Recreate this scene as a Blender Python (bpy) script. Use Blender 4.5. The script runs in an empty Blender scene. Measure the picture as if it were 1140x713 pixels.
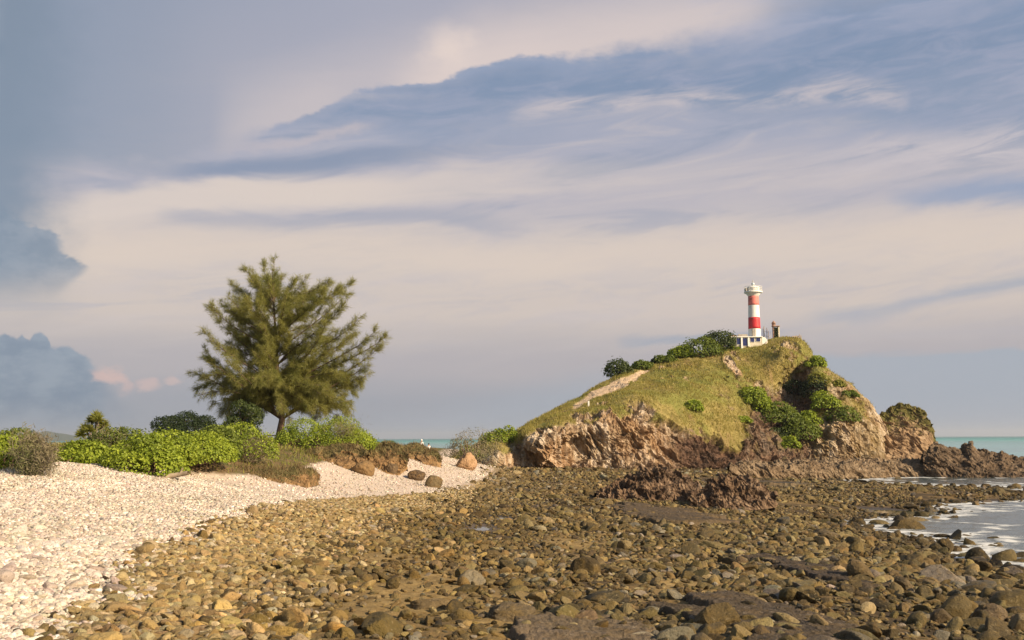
import bpy, bmesh, math, random
import numpy as np
from mathutils import Vector, Matrix, Euler

# ------------------------------------------------------------------ camera, sky, sun, exposure
random.seed(7)
RNG = np.random.default_rng(11)
S = bpy.context.scene
COL = S.collection
PW, PH, FPX = 1140.0, 713.0, 1118.0
CAMZ = 4.5
HORIZ = 488.0
PITCH = math.atan((HORIZ - PH / 2) / FPX)
ROLL = math.radians(-0.25)
camd = bpy.data.cameras.new('camera'); cam = bpy.data.objects.new('camera', camd); COL.objects.link(cam)
camd.sensor_width = 36.0; camd.lens = 36.0 * FPX / PW
camd.clip_start = 0.1; camd.clip_end = 60000
ROT = Matrix.Rotation(math.pi / 2 + PITCH, 3, 'X') @ Matrix.Rotation(ROLL, 3, 'Z')
cam.location = (0, 0, CAMZ); cam.rotation_euler = ROT.to_euler()
S.camera = cam
RN = np.array(ROT)


def ray(px, py):
    px = np.asarray(px, float); py = np.asarray(py, float)
    d = np.stack([(px - PW / 2) / FPX, -(py - PH / 2) / FPX, -np.ones_like(px)], -1)
    return d @ RN.T


def at(px, py, Y):
    """world point at forward distance Y seen at a photo pixel"""
    px, py, Y = np.broadcast_arrays(np.asarray(px, float), np.asarray(py, float), np.asarray(Y, float))
    d = ray(px, py)
    return np.array([0, 0, CAMZ]) + d * (Y / d[..., 1])[..., None]


def atz(px, py, z):
    d = ray(px, py)
    return np.array([0, 0, CAMZ]) + d * ((z - CAMZ) / d[..., 2])[..., None]


def proj(P):
    q = (np.asarray(P, float) - np.array([0, 0, CAMZ])) @ RN
    w = np.maximum(-q[..., 2], 0.3)
    return PW / 2 + FPX * q[..., 0] / w, PH / 2 - FPX * q[..., 1] / w


SUN_AZ, SUN_EL = math.radians(124), math.radians(27)
sd = Vector((math.sin(SUN_AZ) * math.cos(SUN_EL), math.cos(SUN_AZ) * math.cos(SUN_EL), math.sin(SUN_EL)))
sl = bpy.data.lights.new('sun', 'SUN'); sun = bpy.data.objects.new('sun', sl); COL.objects.link(sun)
sl.energy = 5.0; sl.angle = math.radians(0.5); sl.color = (1.0, 0.81, 0.56)
sun.rotation_euler = sd.to_track_quat('Z', 'Y').to_euler(); sun.location = (40, -30, 40)
S.view_settings.view_transform = 'Standard'; S.view_settings.look = 'None'
S.view_settings.exposure = 0.6; S.view_settings.gamma = 1.0; S.view_settings.use_curve_mapping = False
S.render.engine = 'CYCLES'
S.cycles.max_bounces = 5; S.cycles.diffuse_bounces = 2; S.cycles.glossy_bounces = 2
S.cycles.transmission_bounces = 3; S.cycles.transparent_max_bounces = 4
S.cycles.use_denoising = True; S.cycles.use_adaptive_sampling = True


def lin(r, g, b):
    f = lambda c: (c / 255 / 12.92) if c / 255 <= 0.04045 else ((c / 255 + 0.055) / 1.055) ** 2.4
    return (f(r), f(g), f(b))


class NT:
    """small helper to write node graphs as expressions"""
    def __init__(s, tree): s.t = tree; s.n = tree.nodes; s.l = tree.links

    def new(s, t, **kw):
        n = s.n.new(t)
        for k, v in kw.items(): setattr(n, k, v)
        return n

    def put(s, sock, v):
        if isinstance(v, bpy.types.NodeSocket): s.l.new(v, sock)
        elif v is not None:
            if sock.type == 'RGBA' and len(v) == 3: v = (*v, 1)
            sock.default_value = v

    def m(s, op, a, b=None, c=None, clamp=False):
        n = s.new('ShaderNodeMath', operation=op, use_clamp=clamp)
        for i, v in enumerate((a, b, c)):
            if v is not None: s.put(n.inputs[i], v)
        return n.outputs[0]

    def add(s, a, b): return s.m('ADD', a, b)
    def sub(s, a, b): return s.m('SUBTRACT', a, b)
    def mul(s, a, b): return s.m('MULTIPLY', a, b)

    def ss(s, x, lo, hi, a=0.0, b=1.0):
        n = s.new('ShaderNodeMapRange', interpolation_type='SMOOTHSTEP')
        for k, v in zip((0, 1, 2, 3, 4), (x, lo, hi, a, b)): s.put(n.inputs[k], v)
        return n.outputs[0]

    def lm(s, x, lo, hi, a=0.0, b=1.0):
        n = s.new('ShaderNodeMapRange')
        for k, v in zip((0, 1, 2, 3, 4), (x, lo, hi, a, b)): s.put(n.inputs[k], v)
        return n.outputs[0]

    def mix(s, f, a, b, mode='MIX'):
        n = s.new('ShaderNodeMix', data_type='RGBA', blend_type=mode)
        s.put(n.inputs[0], f); s.put(n.inputs[6], a); s.put(n.inputs[7], b)
        return n.outputs[2]

    def xyz(s, x, y, z):
        n = s.new('ShaderNodeCombineXYZ')
        for i, v in enumerate((x, y, z)): s.put(n.inputs[i], v)
        return n.outputs[0]

    def noise(s, vec, scale, detail=4, rough=0.55, dist=0.0, color=False):
        n = s.new('ShaderNodeTexNoise')
        s.put(n.inputs['Vector'], vec)
        n.inputs['Scale'].default_value = scale; n.inputs['Detail'].default_value = detail
        n.inputs['Roughness'].default_value = rough; n.inputs['Distortion'].default_value = dist
        return n.outputs[1 if color else 0]

    def voro(s, vec, scale, feature='F1', out=0):
        n = s.new('ShaderNodeTexVoronoi', feature=feature)
        s.put(n.inputs['Vector'], vec); n.inputs['Scale'].default_value = scale
        return n.outputs[out]

    def ramp(s, fac, stops, interp='LINEAR'):
        n = s.new('ShaderNodeValToRGB'); r = n.color_ramp; r.interpolation = interp
        while len(r.elements) < len(stops): r.elements.new(0.5)
        for e, (p, c) in zip(r.elements, stops): e.position = p; e.color = (*c, 1)
        s.put(n.inputs[0], fac)
        return n.outputs[0]

    def curve(s, x, pts, x0, x1, y0, y1):
        pts = sorted(pts)
        n = s.new('ShaderNodeFloatCurve'); c = n.mapping.curves[0]
        q = [((a - x0) / (x1 - x0), (b - y0) / (y1 - y0)) for a, b in pts]
        while len(c.points) < len(q): c.points.new(0.5, 0.5)
        for p, (a, b) in zip(c.points, q): p.location = (a, b); p.handle_type = 'AUTO_CLAMPED'
        n.mapping.extend = 'HORIZONTAL'; n.mapping.use_clip = False; n.mapping.update()
        s.put(n.inputs[1], s.lm(x, x0, x1))
        return s.lm(n.outputs[0], 0, 1, y0, y1)

    def attr(s, name, out='Fac', kind='GEOMETRY'):
        n = s.new('ShaderNodeAttribute', attribute_name=name, attribute_type=kind)
        return n.outputs[out]

    def bump(s, h, strength=0.5, dist=0.1, normal=None):
        n = s.new('ShaderNodeBump'); n.inputs['Strength'].default_value = strength; n.inputs['Distance'].default_value = dist
        s.put(n.inputs['Height'], h)
        if normal is not None: s.put(n.inputs['Normal'], normal)
        return n.outputs[0]


def skyang(px, py):
    d = ray(px, py)
    return math.atan2(d[0], d[1]), math.asin(d[2] / math.sqrt(float(d @ d)))


def build_world():
    w = bpy.data.worlds.new('World'); S.world = w; w.use_nodes = True
    t = w.node_tree
    for n in list(t.nodes): t.nodes.remove(n)
    g = NT(t)
    sky = g.new('ShaderNodeTexSky', sky_type='NISHITA', sun_disc=False)
    sky.sun_elevation = SUN_EL; sky.sun_rotation = SUN_AZ; sky.air_density = 1.2; sky.dust_density = 2.0
    tc = g.new('ShaderNodeTexCoord'); sep = g.new('ShaderNodeSeparateXYZ'); g.l.new(tc.outputs['Generated'], sep.inputs[0])
    x, y, z = sep.outputs
    AZ = g.m('ARCTAN2', x, y); EL = g.m('ARCSINE', z)
    # wind-stretched cloud coordinates, rising gently to the right
    tilt = g.sub(EL, g.mul(AZ, 0.10))
    wv = g.xyz(g.mul(AZ, 3.0), g.mul(tilt, 13.0), 0.3)
    n_w = g.sub(g.noise(wv, 2.0, 5, 0.6, 0.6), 0.5)
    n_w2 = g.sub(g.noise(g.xyz(g.mul(AZ, 9.0), g.mul(EL, 14.0), 4.1), 3.2, 5, 0.62), 0.5)
    n_str = g.noise(g.xyz(g.mul(AZ, 2.2), g.mul(tilt, 15.0), 8.2), 2.6, 7, 0.6, 0.9)
    n_fine = g.noise(g.xyz(g.mul(AZ, 7.0), g.mul(tilt, 34.0), 2.2), 2.0, 7, 0.66, 0.7)
    ELw = g.add(EL, g.mul(n_w, 0.030)); AZw = g.add(AZ, g.mul(n_w2, 0.05))
    ELs = g.add(g.add(EL, g.mul(n_w2, 0.026)), g.mul(n_w, 0.01))

    def poly(pts):
        return [skyang(*p) for p in pts]

    def eline(pts, src=None):          # elevation of a line as a function of azimuth
        return g.curve(AZ if src is None else src, poly(pts), -0.62, 0.62, -0.05, 0.60)

    def along(pts):                    # a strength that varies with photo column
        return g.curve(AZ, [(skyang(px, 200)[0], v) for px, v in pts], -0.62, 0.62, 0.0, 1.0)

    def band(pts, half, src, soft=0.6):
        c = eline(pts); h = half / FPX
        return g.ss(g.m('ABSOLUTE', g.sub(src, c)), h * 1.6, h * (1 - soft), 0, 1)

    def e(py): return skyang(570, py)[1]
    e0, e1 = e(500), e(-40)
    bt = g.lm(ELw, e0, e1)
    st = lambda py, c: ((e(py) - e0) / (e1 - e0), lin(*c))
    base = g.ramp(bt, [st(490, (156, 162, 174)), st(450, (160, 163, 174)), st(405, (180, 174, 179)), st(345, (210, 196, 188)),
                       st(285, (215, 201, 192)), st(215, (186, 181, 190)), st(150, (168, 171, 188)), st(60, (150, 162, 186)), st(-30, (148, 162, 188))], 'EASE')
    C = base
    def over(mask, col, k=1.0):
        nonlocal C
        C = g.mix(g.mul(mask, k), C, lin(*col) if isinstance(col, tuple) else col)
    # streaky variation of the whole deck
    mid = g.mul(g.ss(EL, e(430), e(340)), g.ss(EL, e(-60), e(150)))
    over(g.mul(g.ss(n_str, 0.52, 0.30), g.ss(EL, e(330), e(180))), (147, 157, 178), 0.78)
    over(g.mul(g.ss(n_str, 0.50, 0.70), mid), (208, 196, 194), 0.45)
    over(g.mul(g.ss(n_fine, 0.56, 0.36), g.mul(g.ss(EL, e(400), e(330)), g.ss(EL, e(180), e(260)))), (190, 184, 190), 0.35)
    over(g.mul(g.ss(n_str, 0.46, 0.30), g.mul(g.ss(EL, e(430), e(340)), g.ss(EL, e(190), e(270)))), (184, 180, 188), 0.5)
    # low right and low middle: blue-grey air
    over(g.mul(g.ss(ELw, eline([(380, 470), (500, 430), (640, 400), (800, 392), (880, 391), (1140, 386)]), eline([(380, 505), (500, 480), (640, 440), (800, 412), (880, 402), (1140, 392)])), along([(300, 0), (420, .7), (700, .6), (860, .8), (1140, .95)])), (166, 174, 187))
    # cream layer and grey bands inside it
    over(g.mul(band([(40, 250), (150, 228), (250, 216), (350, 212), (470, 208), (640, 200), (900, 190)], 17, ELw), along([(20, 0), (70, .8), (330, .95), (480, .7), (700, .25), (1000, .1)])), (222, 207, 197))
    over(g.mul(band([(180, 243), (330, 246), (440, 240), (560, 250), (700, 255)], 9, ELw, 1.0), along([(170, 0), (270, .8), (460, .8), (600, 0)])), (172, 172, 184))
    over(g.mul(band([(70, 285), (300, 272), (600, 290), (860, 270), (1140, 255)], 24, ELw, 0.9), along([(50, 0), (110, .85), (300, .7), (560, .75), (800, .6), (1140, .6)])), (222, 205, 192))
    over(g.mul(band([(100, 188), (190, 190), (260, 186), (330, 184), (420, 173), (520, 168), (640, 150)], 10, ELw, 0.9), along([(90, 0), (180, .5), (270, .9), (400, .8), (520, .35), (640, 0)])), (135, 148, 172))
    over(g.mul(band([(240, 163), (330, 160), (370, 150), (440, 133), (520, 140)], 7, ELs, 1.0), along([(200, 0), (280, .5), (350, .7), (460, .6), (540, 0)])), (196, 186, 190))
    # blue gap under the diagonal streak
    A = eline([(180, 172), (240, 152), (300, 136), (340, 125), (372, 112), (404, 97), (440, 92), (482, 88), (520, 72), (570, 62), (640, 55), (700, 42), (780, 22), (850, 2), (920, -25)])
    B = eline([(180, 178), (300, 143), (380, 128), (470, 132), (560, 98), (640, 92), (780, 98), (900, 96), (1000, 112), (1140, 120)])
    Bs = eline([(180, 182), (300, 150), (380, 140), (470, 175), (560, 170), (700, 140), (900, 150), (1140, 200)])
    blue = g.mul(g.ss(ELs, A, g.sub(A, along([(240, .04), (340, .020), (450, .024), (570, .032), (700, .05), (900, .08)]))), g.ss(ELw, Bs, B))
    over(g.mul(blue, along([(200, 0), (300, .55), (350, .9), (450, .92), (700, .92), (900, .9), (1140, .85)])), g.mix(g.ss(EL, e(160), e(30)), lin(136, 152, 177), lin(115, 138, 169)))
    over(g.mul(g.mul(blue, g.ss(n_fine, 0.36, 0.80)), 0.75), (170, 172, 192))
    # wisps under the gap
    over(g.mul(band([(560, 130), (650, 118), (760, 112), (860, 112), (960, 102), (1010, 110)], 12, ELw, 0.9), g.mul(g.ss(n_fine, 0.28, 0.72), along([(560, 0), (660, .9), (960, .9), (1020, .0)]))), (206, 195, 196))
    over(g.mul(band([(900, 190), (1000, 172), (1090, 165), (1140, 160)], 20, ELw, 0.9), g.mul(g.ss(n_fine, 0.35, 0.6), along([(880, 0), (1000, .6), (1140, .85)]))), (208, 198, 200))
    over(g.mul(band([(1000, 220), (1070, 214), (1140, 210)], 14, ELw, 0.9), along([(980, 0), (1060, .7), (1140, .8)])), (140, 158, 188))
    # streak above the gap
    up = g.ss(ELs, g.sub(A, along([(240, .03), (340, .006), (570, .006), (700, .02), (900, .05)])), A)
    upc = g.mix(along([(0, 0), (150, .35), (330, .9), (500, 1), (1140, 1)]), lin(138, 151, 170), lin(176, 174, 186))
    over(g.mul(up, along([(0, .9), (500, .9), (760, .7), (900, .15), (1140, 0)])), upc)
    rim = g.mul(up, g.ss(g.sub(ELw, A), 0.075, 0.0))
    over(g.mul(rim, along([(230, 0), (340, .45), (400, .35), (500, .9), (640, .8), (800, .7), (880, .2), (950, 0)])), (226, 209, 202))
    sp = g.m('SQRT', g.add(g.m('POWER', g.mul(g.sub(AZw, skyang(500, 50)[0]), 0.8), 2.0), g.m('POWER', g.sub(ELs, skyang(500, 50)[1]), 2.0)))
    over(g.ss(sp, 0.032, 0.0), (236, 217, 206), 0.8)
    over(g.mul(g.ss(EL, e(110), e(20)), g.mul(g.ss(n_str, 0.42, 0.66), along([(760, 0), (880, .6), (1000, .6), (1140, .1)]))), (172, 176, 198), 0.8)
    over(g.mul(g.ss(EL, e(90), e(-10)), along([(0, .7), (300, .65), (480, .2), (600, 0)])), g.mix(along([(0, 0), (400, 1)]), lin(140, 152, 172), lin(163, 167, 184)))
    # right hand low streak, faint patch by the hill
    over(g.mul(band([(900, 356), (960, 352), (1020, 340), (1140, 316)], 8, ELw, 1.0), along([(880, 0), (950, .45), (1140, .7)])), (158, 167, 184))
    over(g.mul(band([(690, 381), (750, 377), (830, 374)], 5, ELw, 1.0), along([(680, 0), (740, .7), (830, .6), (870, 0)])), (158, 166, 182))
    # grey veil at the far left and the two dark cumulus heads
    over(g.mul(g.ss(AZw, skyang(110, 300)[0], skyang(-10, 300)[0]), g.ss(EL, e(380), e(300))), (130, 144, 162), 0.95)
    def side(pts):                      # azimuth of an edge as a function of elevation
        q = [(skyang(*p)[1], skyang(*p)[0]) for p in pts]
        return g.curve(ELs, q, -0.05, 0.60, -0.62, 0.62)
    c1 = side([(-60, 366), (10, 352), (60, 338), (76, 324), (90, 312), (101, 300), (90, 290), (76, 280), (77, 266), (64, 256), (40, 248), (10, 235), (0, 215)])
    over(g.mul(g.ss(g.add(AZ, g.mul(n_w2, 0.020)), c1, g.sub(c1, 0.012)), g.ss(EL, e(352), e(305))), g.mix(g.ss(n_w2, -0.12, 0.16), lin(128, 143, 161), lin(146, 157, 172)), 0.85)
    cl = eline([(0, 372), (8, 369), (16, 377), (24, 369), (33, 378), (42, 366), (52, 369), (60, 384), (75, 382), (92, 390), (106, 400), (116, 412), (150, 440), (210, 470), (300, 500)], g.add(AZ, g.mul(n_w2, 0.012)))
    over(g.mul(g.mul(g.ss(g.add(EL, g.mul(n_w2, 0.014)), cl, g.sub(cl, along([(0, .004), (90, .004), (150, .03), (300, .06)]))), along([(0, 1), (95, 1), (130, .55), (210, 0)])), g.ss(EL, e(490), e(440), 0.45, 1.0)), g.mix(g.ss(g.add(n_w2, g.mul(n_w, 0.6)), -0.15, 0.18), lin(120, 138, 160), lin(143, 157, 174)), 0.9)
    for px, py, r, c in ((116, 417, .013, (216, 184, 178)), (128, 424, .010, (210, 182, 178)), (166, 428, .012, (206, 182, 180)), (194, 424, .008, (204, 182, 180)), (138, 432, .010, (200, 178, 178))):
        a, b = skyang(px, py)
        dd = g.m('SQRT', g.add(g.m('POWER', g.mul(g.sub(AZw, a), 0.75), 2.0), g.m('POWER', g.mul(g.sub(ELs, b), 1.2), 2.0)))
        over(g.ss(dd, r, r * 0.2), c, 0.75)
    # the clear sky shows through overhead and behind
    front = g.mul(g.ss(EL, 0.95, 0.45, 0.45, 0.93), g.ss(y, -0.5, 0.3, 0.5, 1.0))
    CC = g.new('ShaderNodeVectorMath', operation='SCALE'); g.l.new(C, CC.inputs[0]); CC.inputs['Scale'].default_value = 10.0
    out = g.mix(front, sky.outputs[0], CC.outputs[0])
    bg = g.new('ShaderNodeBackground'); g.l.new(out, bg.inputs[0]); bg.inputs[1].default_value = 0.0675
    wo = g.new('ShaderNodeOutputWorld'); g.l.new(bg.outputs[0], wo.inputs[0])


build_world()

# ------------------------------------------------------------------ helpers
def tag(o, label=None, cat=None, group=None, kind=None):
    for k, v in (('label', label), ('category', cat), ('group', group), ('kind', kind)):
        if v: o[k] = v
    return o


def empty(name, loc, label, cat, group=None, rz=0.0):
    o = bpy.data.objects.new(name, None); COL.objects.link(o)
    o.location = tuple(float(v) for v in loc); o.rotation_euler = (0, 0, rz); o.empty_display_size = 0.3
    return tag(o, label, cat, group)


def mesh(name, V, F, mat=None, parent=None, attrs=None, cols=None, smooth=True, link=True, loc=None):
    """F: (n,k) index array or a list of such arrays"""
    V = np.ascontiguousarray(V, dtype=np.float32).reshape(-1, 3)
    Fs = F if isinstance(F, list) else [F]
    Fs = [np.asarray(f, dtype=np.int32) for f in Fs if len(f)]
    me = bpy.data.meshes.new(name)
    me.vertices.add(len(V)); me.vertices.foreach_set('co', V.ravel())
    tot = np.concatenate([np.full(len(f), f.shape[1], np.int32) for f in Fs])
    idx = np.concatenate([f.ravel() for f in Fs])
    st = np.concatenate([[0], np.cumsum(tot)[:-1]]).astype(np.int32)
    me.loops.add(len(idx)); me.loops.foreach_set('vertex_index', idx)
    me.polygons.add(len(tot)); me.polygons.foreach_set('loop_start', st)
    me.polygons.foreach_set('use_smooth', np.full(len(tot), bool(smooth)))
    me.update(calc_edges=True)
    for k, a in (attrs or {}).items():
        me.attributes.new(k, 'FLOAT', 'POINT').data.foreach_set('value', np.asarray(a, np.float32).ravel())
    for k, a in (cols or {}).items():
        a = np.asarray(a, np.float32)
        if a.shape[1] == 3: a = np.concatenate([a, np.ones((len(a), 1), np.float32)], 1)
        me.attributes.new(k, 'FLOAT_COLOR', 'POINT').data.foreach_set('color', np.ascontiguousarray(a).ravel())
    if mat: me.materials.append(mat)
    o = bpy.data.objects.new(name, me)
    if link: COL.objects.link(o)
    if parent: o.parent = parent
    if loc is not None: o.location = tuple(float(v) for v in loc)
    return o


def bm_mesh(name, bm, mat=None, parent=None, smooth=False):
    me = bpy.data.meshes.new(name); bm.normal_update(); bm.to_mesh(me); bm.free()
    for p in me.polygons: p.use_smooth = smooth
    if mat: me.materials.append(mat)
    o = bpy.data.objects.new(name, me); COL.objects.link(o)
    if parent: o.parent = parent
    return o


def _hash(ix, iy, iz, seed):
    h = (ix.astype(np.uint32) * np.uint32(374761393) + iy.astype(np.uint32) * np.uint32(668265263) + iz.astype(np.uint32) * np.uint32(2147483647) + np.uint32(seed * 974711 + 12345)).astype(np.uint32)
    h = (h ^ (h >> np.uint32(13))) * np.uint32(1274126177)
    h = h ^ (h >> np.uint32(16))
    h = h * np.uint32(2246822519); h ^= h >> np.uint32(15)
    return h


def pn(P, f=1.0, seed=0):
    """gradient noise, about -1..1"""
    P = np.asarray(P, np.float64) * f
    if P.shape[-1] == 2: P = np.concatenate([P, np.zeros(P.shape[:-1] + (1,))], -1)
    i = np.floor(P).astype(np.int64); fr = P - i
    u = fr * fr * fr * (fr * (fr * 6 - 15) + 10)
    out = 0.0
    for dx in (0, 1):
        for dy in (0, 1):
            for dz in (0, 1):
                h = _hash(i[..., 0] + dx, i[..., 1] + dy, i[..., 2] + dz, seed)
                gx = ((h & np.uint32(1023)).astype(float) / 511.5 - 1); gy = (((h >> np.uint32(10)) & np.uint32(1023)).astype(float) / 511.5 - 1); gz = (((h >> np.uint32(20)) & np.uint32(1023)).astype(float) / 511.5 - 1)
                d = gx * (fr[..., 0] - dx) + gy * (fr[..., 1] - dy) + gz * (fr[..., 2] - dz)
                w = (u[..., 0] if dx else 1 - u[..., 0]) * (u[..., 1] if dy else 1 - u[..., 1]) * (u[..., 2] if dz else 1 - u[..., 2])
                out = out + d * w
    return out * 1.3


def fbm(P, f=1.0, oct=4, seed=0, gain=0.5, ridged=False):
    s = 0; a = 1.0; t = 0
    for k in range(oct):
        n = pn(P, f * 2 ** k, seed + k * 17)
        s = s + a * ((1 - 2 * np.abs(n)) if ridged else n); t += a; a *= gain
    return s / t


def blocks(P, f, seed=0):
    """sharp-edged joint blocks: each cell has its own offset and tilt"""
    Q = np.asarray(P, float) * f; i = np.floor(Q).astype(np.int64)
    best = np.full(Q.shape[:-1], 9e9); val = np.zeros(Q.shape[:-1])
    for dx in (-1, 0, 1):
        for dy in (-1, 0, 1):
            for dz in (-1, 0, 1):
                c = i + np.array([dx, dy, dz]); h = _hash(c[..., 0], c[..., 1], c[..., 2], seed); h2 = _hash(c[..., 0], c[..., 1], c[..., 2], seed + 7)
                r = lambda q, s: ((q >> np.uint32(s)) & np.uint32(1023)).astype(float) / 1023
                e = Q - c - np.stack([r(h, 0), r(h, 10), r(h, 20)], -1)
                d = (e * e).sum(-1); m = d < best
                v = r(h2, 0) - .5 + (e[..., 0] * (r(h2, 10) - .5) + e[..., 2] * (r(h2, 20) - .5)) * 1.2
                best = np.where(m, d, best); val = np.where(m, v, val)
    return val


def sstep(x, a, b):
    t = np.clip((x - a) / (b - a), 0, 1); return t * t * (3 - 2 * t)


def grid_faces(nr, nc):
    a = np.arange(nr * nc, dtype=np.int32).reshape(nr, nc)
    return np.stack([a[:-1, :-1], a[:-1, 1:], a[1:, 1:], a[1:, :-1]], -1).reshape(-1, 4)


def grid_normals(G):
    du = np.gradient(G, axis=1); dv = np.gradient(G, axis=0)
    n = np.cross(du, dv); n /= np.maximum(np.linalg.norm(n, axis=-1, keepdims=True), 1e-9)
    return n


class TPS:
    def __init__(s, X, y, reg=1e-4):
        X = np.asarray(X, float); s.X = X; n = len(X)
        K = s.k(np.linalg.norm(X[:, None] - X[None], axis=-1)) + np.eye(n) * reg
        Pm = np.concatenate([np.ones((n, 1)), X], 1)
        A = np.block([[K, Pm], [Pm.T, np.zeros((3, 3))]])
        s.w = np.linalg.solve(A, np.concatenate([np.asarray(y, float), np.zeros(3)]))

    @staticmethod
    def k(r): return np.where(r > 1e-9, r * r * np.log(np.maximum(r, 1e-9)), 0)

    def __call__(s, Q):
        Q = np.asarray(Q, float); sh = Q.shape[:-1]; Q = Q.reshape(-1, 2); out = np.empty(len(Q))
        for a in range(0, len(Q), 20000):
            q = Q[a:a + 20000]
            out[a:a + 20000] = s.k(np.linalg.norm(q[:, None] - s.X[None], axis=-1)) @ s.w[:-3] + s.w[-3] + q @ s.w[-2:]
        return out.reshape(sh)


def tube(paths, sides=6):
    """paths: list of (points (n,3), radii (n,)) -> one vertex/face set"""
    VV, FF = [], []; off = 0
    for P, R in paths:
        P = np.asarray(P, float); R = np.broadcast_to(np.asarray(R, float), (len(P),))
        T = np.gradient(P, axis=0); T /= np.maximum(np.linalg.norm(T, axis=1, keepdims=True), 1e-9)
        up = np.where(np.abs(T[:, 2:3]) > 0.9, np.array([[1.0, 0, 0]]), np.array([[0, 0, 1.0]]))
        a = np.cross(T, up); a /= np.maximum(np.linalg.norm(a, axis=1, keepdims=True), 1e-9); b = np.cross(T, a)
        th = np.arange(sides) * 2 * math.pi / sides
        ring = P[:, None] + R[:, None, None] * (np.cos(th)[None, :, None] * a[:, None] + np.sin(th)[None, :, None] * b[:, None])
        VV.append(ring.reshape(-1, 3)); n = len(P)
        i = np.arange(n - 1)[:, None] * sides; j = np.arange(sides)[None]; k = (j + 1) % sides
        FF.append((np.stack([i + j, i + k, i + sides + k, i + sides + j], -1).reshape(-1, 4) + off)); off += n * sides
    return np.concatenate(VV), np.concatenate(FF)


def lathe(prof, n=32):
    prof = np.asarray(prof, float); th = np.arange(n) * 2 * math.pi / n
    V = np.stack([prof[:, 0:1] * np.cos(th), prof[:, 0:1] * np.sin(th), np.repeat(prof[:, 1:2], n, 1)], -1).reshape(-1, 3)
    i = np.arange(len(prof) - 1)[:, None] * n; j = np.arange(n)[None]; k = (j + 1) % n
    return V, np.stack([i + j, i + k, i + n + k, i + n + j], -1).reshape(-1, 4)


def box_bm(bm, x0, x1, y0, y1, z0, z1, bev=0.0):
    r = bmesh.ops.create_cube(bm, size=1.0)
    for v in r['verts']: v.co = Vector(((x0 + x1) / 2 + v.co.x * (x1 - x0), (y0 + y1) / 2 + v.co.y * (y1 - y0), (z0 + z1) / 2 + v.co.z * (z1 - z0)))
    if bev: bmesh.ops.bevel(bm, geom=[e for e in bm.edges if all(v in r['verts'] for v in e.verts)], offset=bev, segments=2, affect='EDGES')
    return bm


def box(name, x0, x1, y0, y1, z0, z1, mat, parent=None, bev=0.01):
    return bm_mesh(name, box_bm(bmesh.new(), x0, x1, y0, y1, z0, z1, bev), mat, parent)


def rot_from(axis_z, spin):
    """rotation matrices (n,3,3) whose z axis is axis_z"""
    z = axis_z / np.maximum(np.linalg.norm(axis_z, axis=1, keepdims=True), 1e-9)
    h = np.where(np.abs(z[:, 2:3]) > 0.95, np.array([[1.0, 0, 0]]), np.array([[0, 0, 1.0]]))
    a = np.cross(h, z); a /= np.linalg.norm(a, axis=1, keepdims=True); b = np.cross(z, a)
    c, s = np.cos(spin)[:, None], np.sin(spin)[:, None]
    return np.stack([a * c + b * s, -a * s + b * c, z], -1)


def leaves(P, N, L, W, droop=None):
    """diamond leaves with a fold, at points P facing N (n,3); length L, width W (n,)"""
    n = len(P); R = rot_from(N, RNG.uniform(0, 2 * math.pi, n))
    q = np.array([[-0.5, 0, 0], [0, 0.5, 0.12], [0.5, 0, -0.05], [0, -0.5, 0.12]])
    loc = q[None] * np.stack([L, W, L], -1)[:, None]
    V = P[:, None] + np.einsum('nij,nvj->nvi', R, loc)
    return V.reshape(-1, 3), np.arange(n * 4, dtype=np.int32).reshape(n, 4)


def blades(P, D, L, W):
    """thin triangles from P along D"""
    n = len(P); D = D / np.maximum(np.linalg.norm(D, axis=1, keepdims=True), 1e-9)
    r = RNG.normal(size=(n, 3)); s = np.cross(D, r); s /= np.maximum(np.linalg.norm(s, axis=1, keepdims=True), 1e-9)
    V = np.stack([P - s * W[:, None] / 2, P + s * W[:, None] / 2, P + D * L[:, None]], 1)
    return V.reshape(-1, 3), np.arange(n * 3, dtype=np.int32).reshape(n, 3)


# ------------------------------------------------------------------ materials
def new_mat(name, rough=0.85, spec=0.3):
    m = bpy.data.materials.new(name); m.use_nodes = True
    g = NT(m.node_tree); b = m.node_tree.nodes['Principled BSDF']
    b.inputs['Roughness'].default_value = rough; b.inputs['Specular IOR Level'].default_value = spec
    g.b = b; g.mat = m
    g.pos = g.new('ShaderNodeNewGeometry').outputs['Position']
    return g


def plain(name, c, rough=0.7, var=0.12, scale=6.0, spec=0.3, metal=0.0, streak=0.0):
    g = new_mat(name, rough, spec); g.b.inputs['Metallic'].default_value = metal
    n = g.noise(g.pos, scale, 5, 0.6)
    c2 = g.mix(g.ss(n, 0.3, 0.7), tuple(v * (1 - var) for v in c), tuple(v * (1 + var) for v in c))
    if streak:                                                          # rain-washed rust and grime running down the wall
        mp = g.new('ShaderNodeMapping'); g.put(mp.inputs[0], g.pos); mp.inputs['Scale'].default_value = (3.0, 3.0, 0.22)
        c2 = g.mix(g.ss(g.noise(mp.outputs[0], 1.6, 5, 0.65), 0.50, 0.72, 0, streak), c2, (0.33, 0.24, 0.16))
    g.put(g.b.inputs['Base Color'], c2)
    g.put(g.b.inputs['Normal'], g.bump(n, 0.15, 0.02))
    return g.mat


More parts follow.
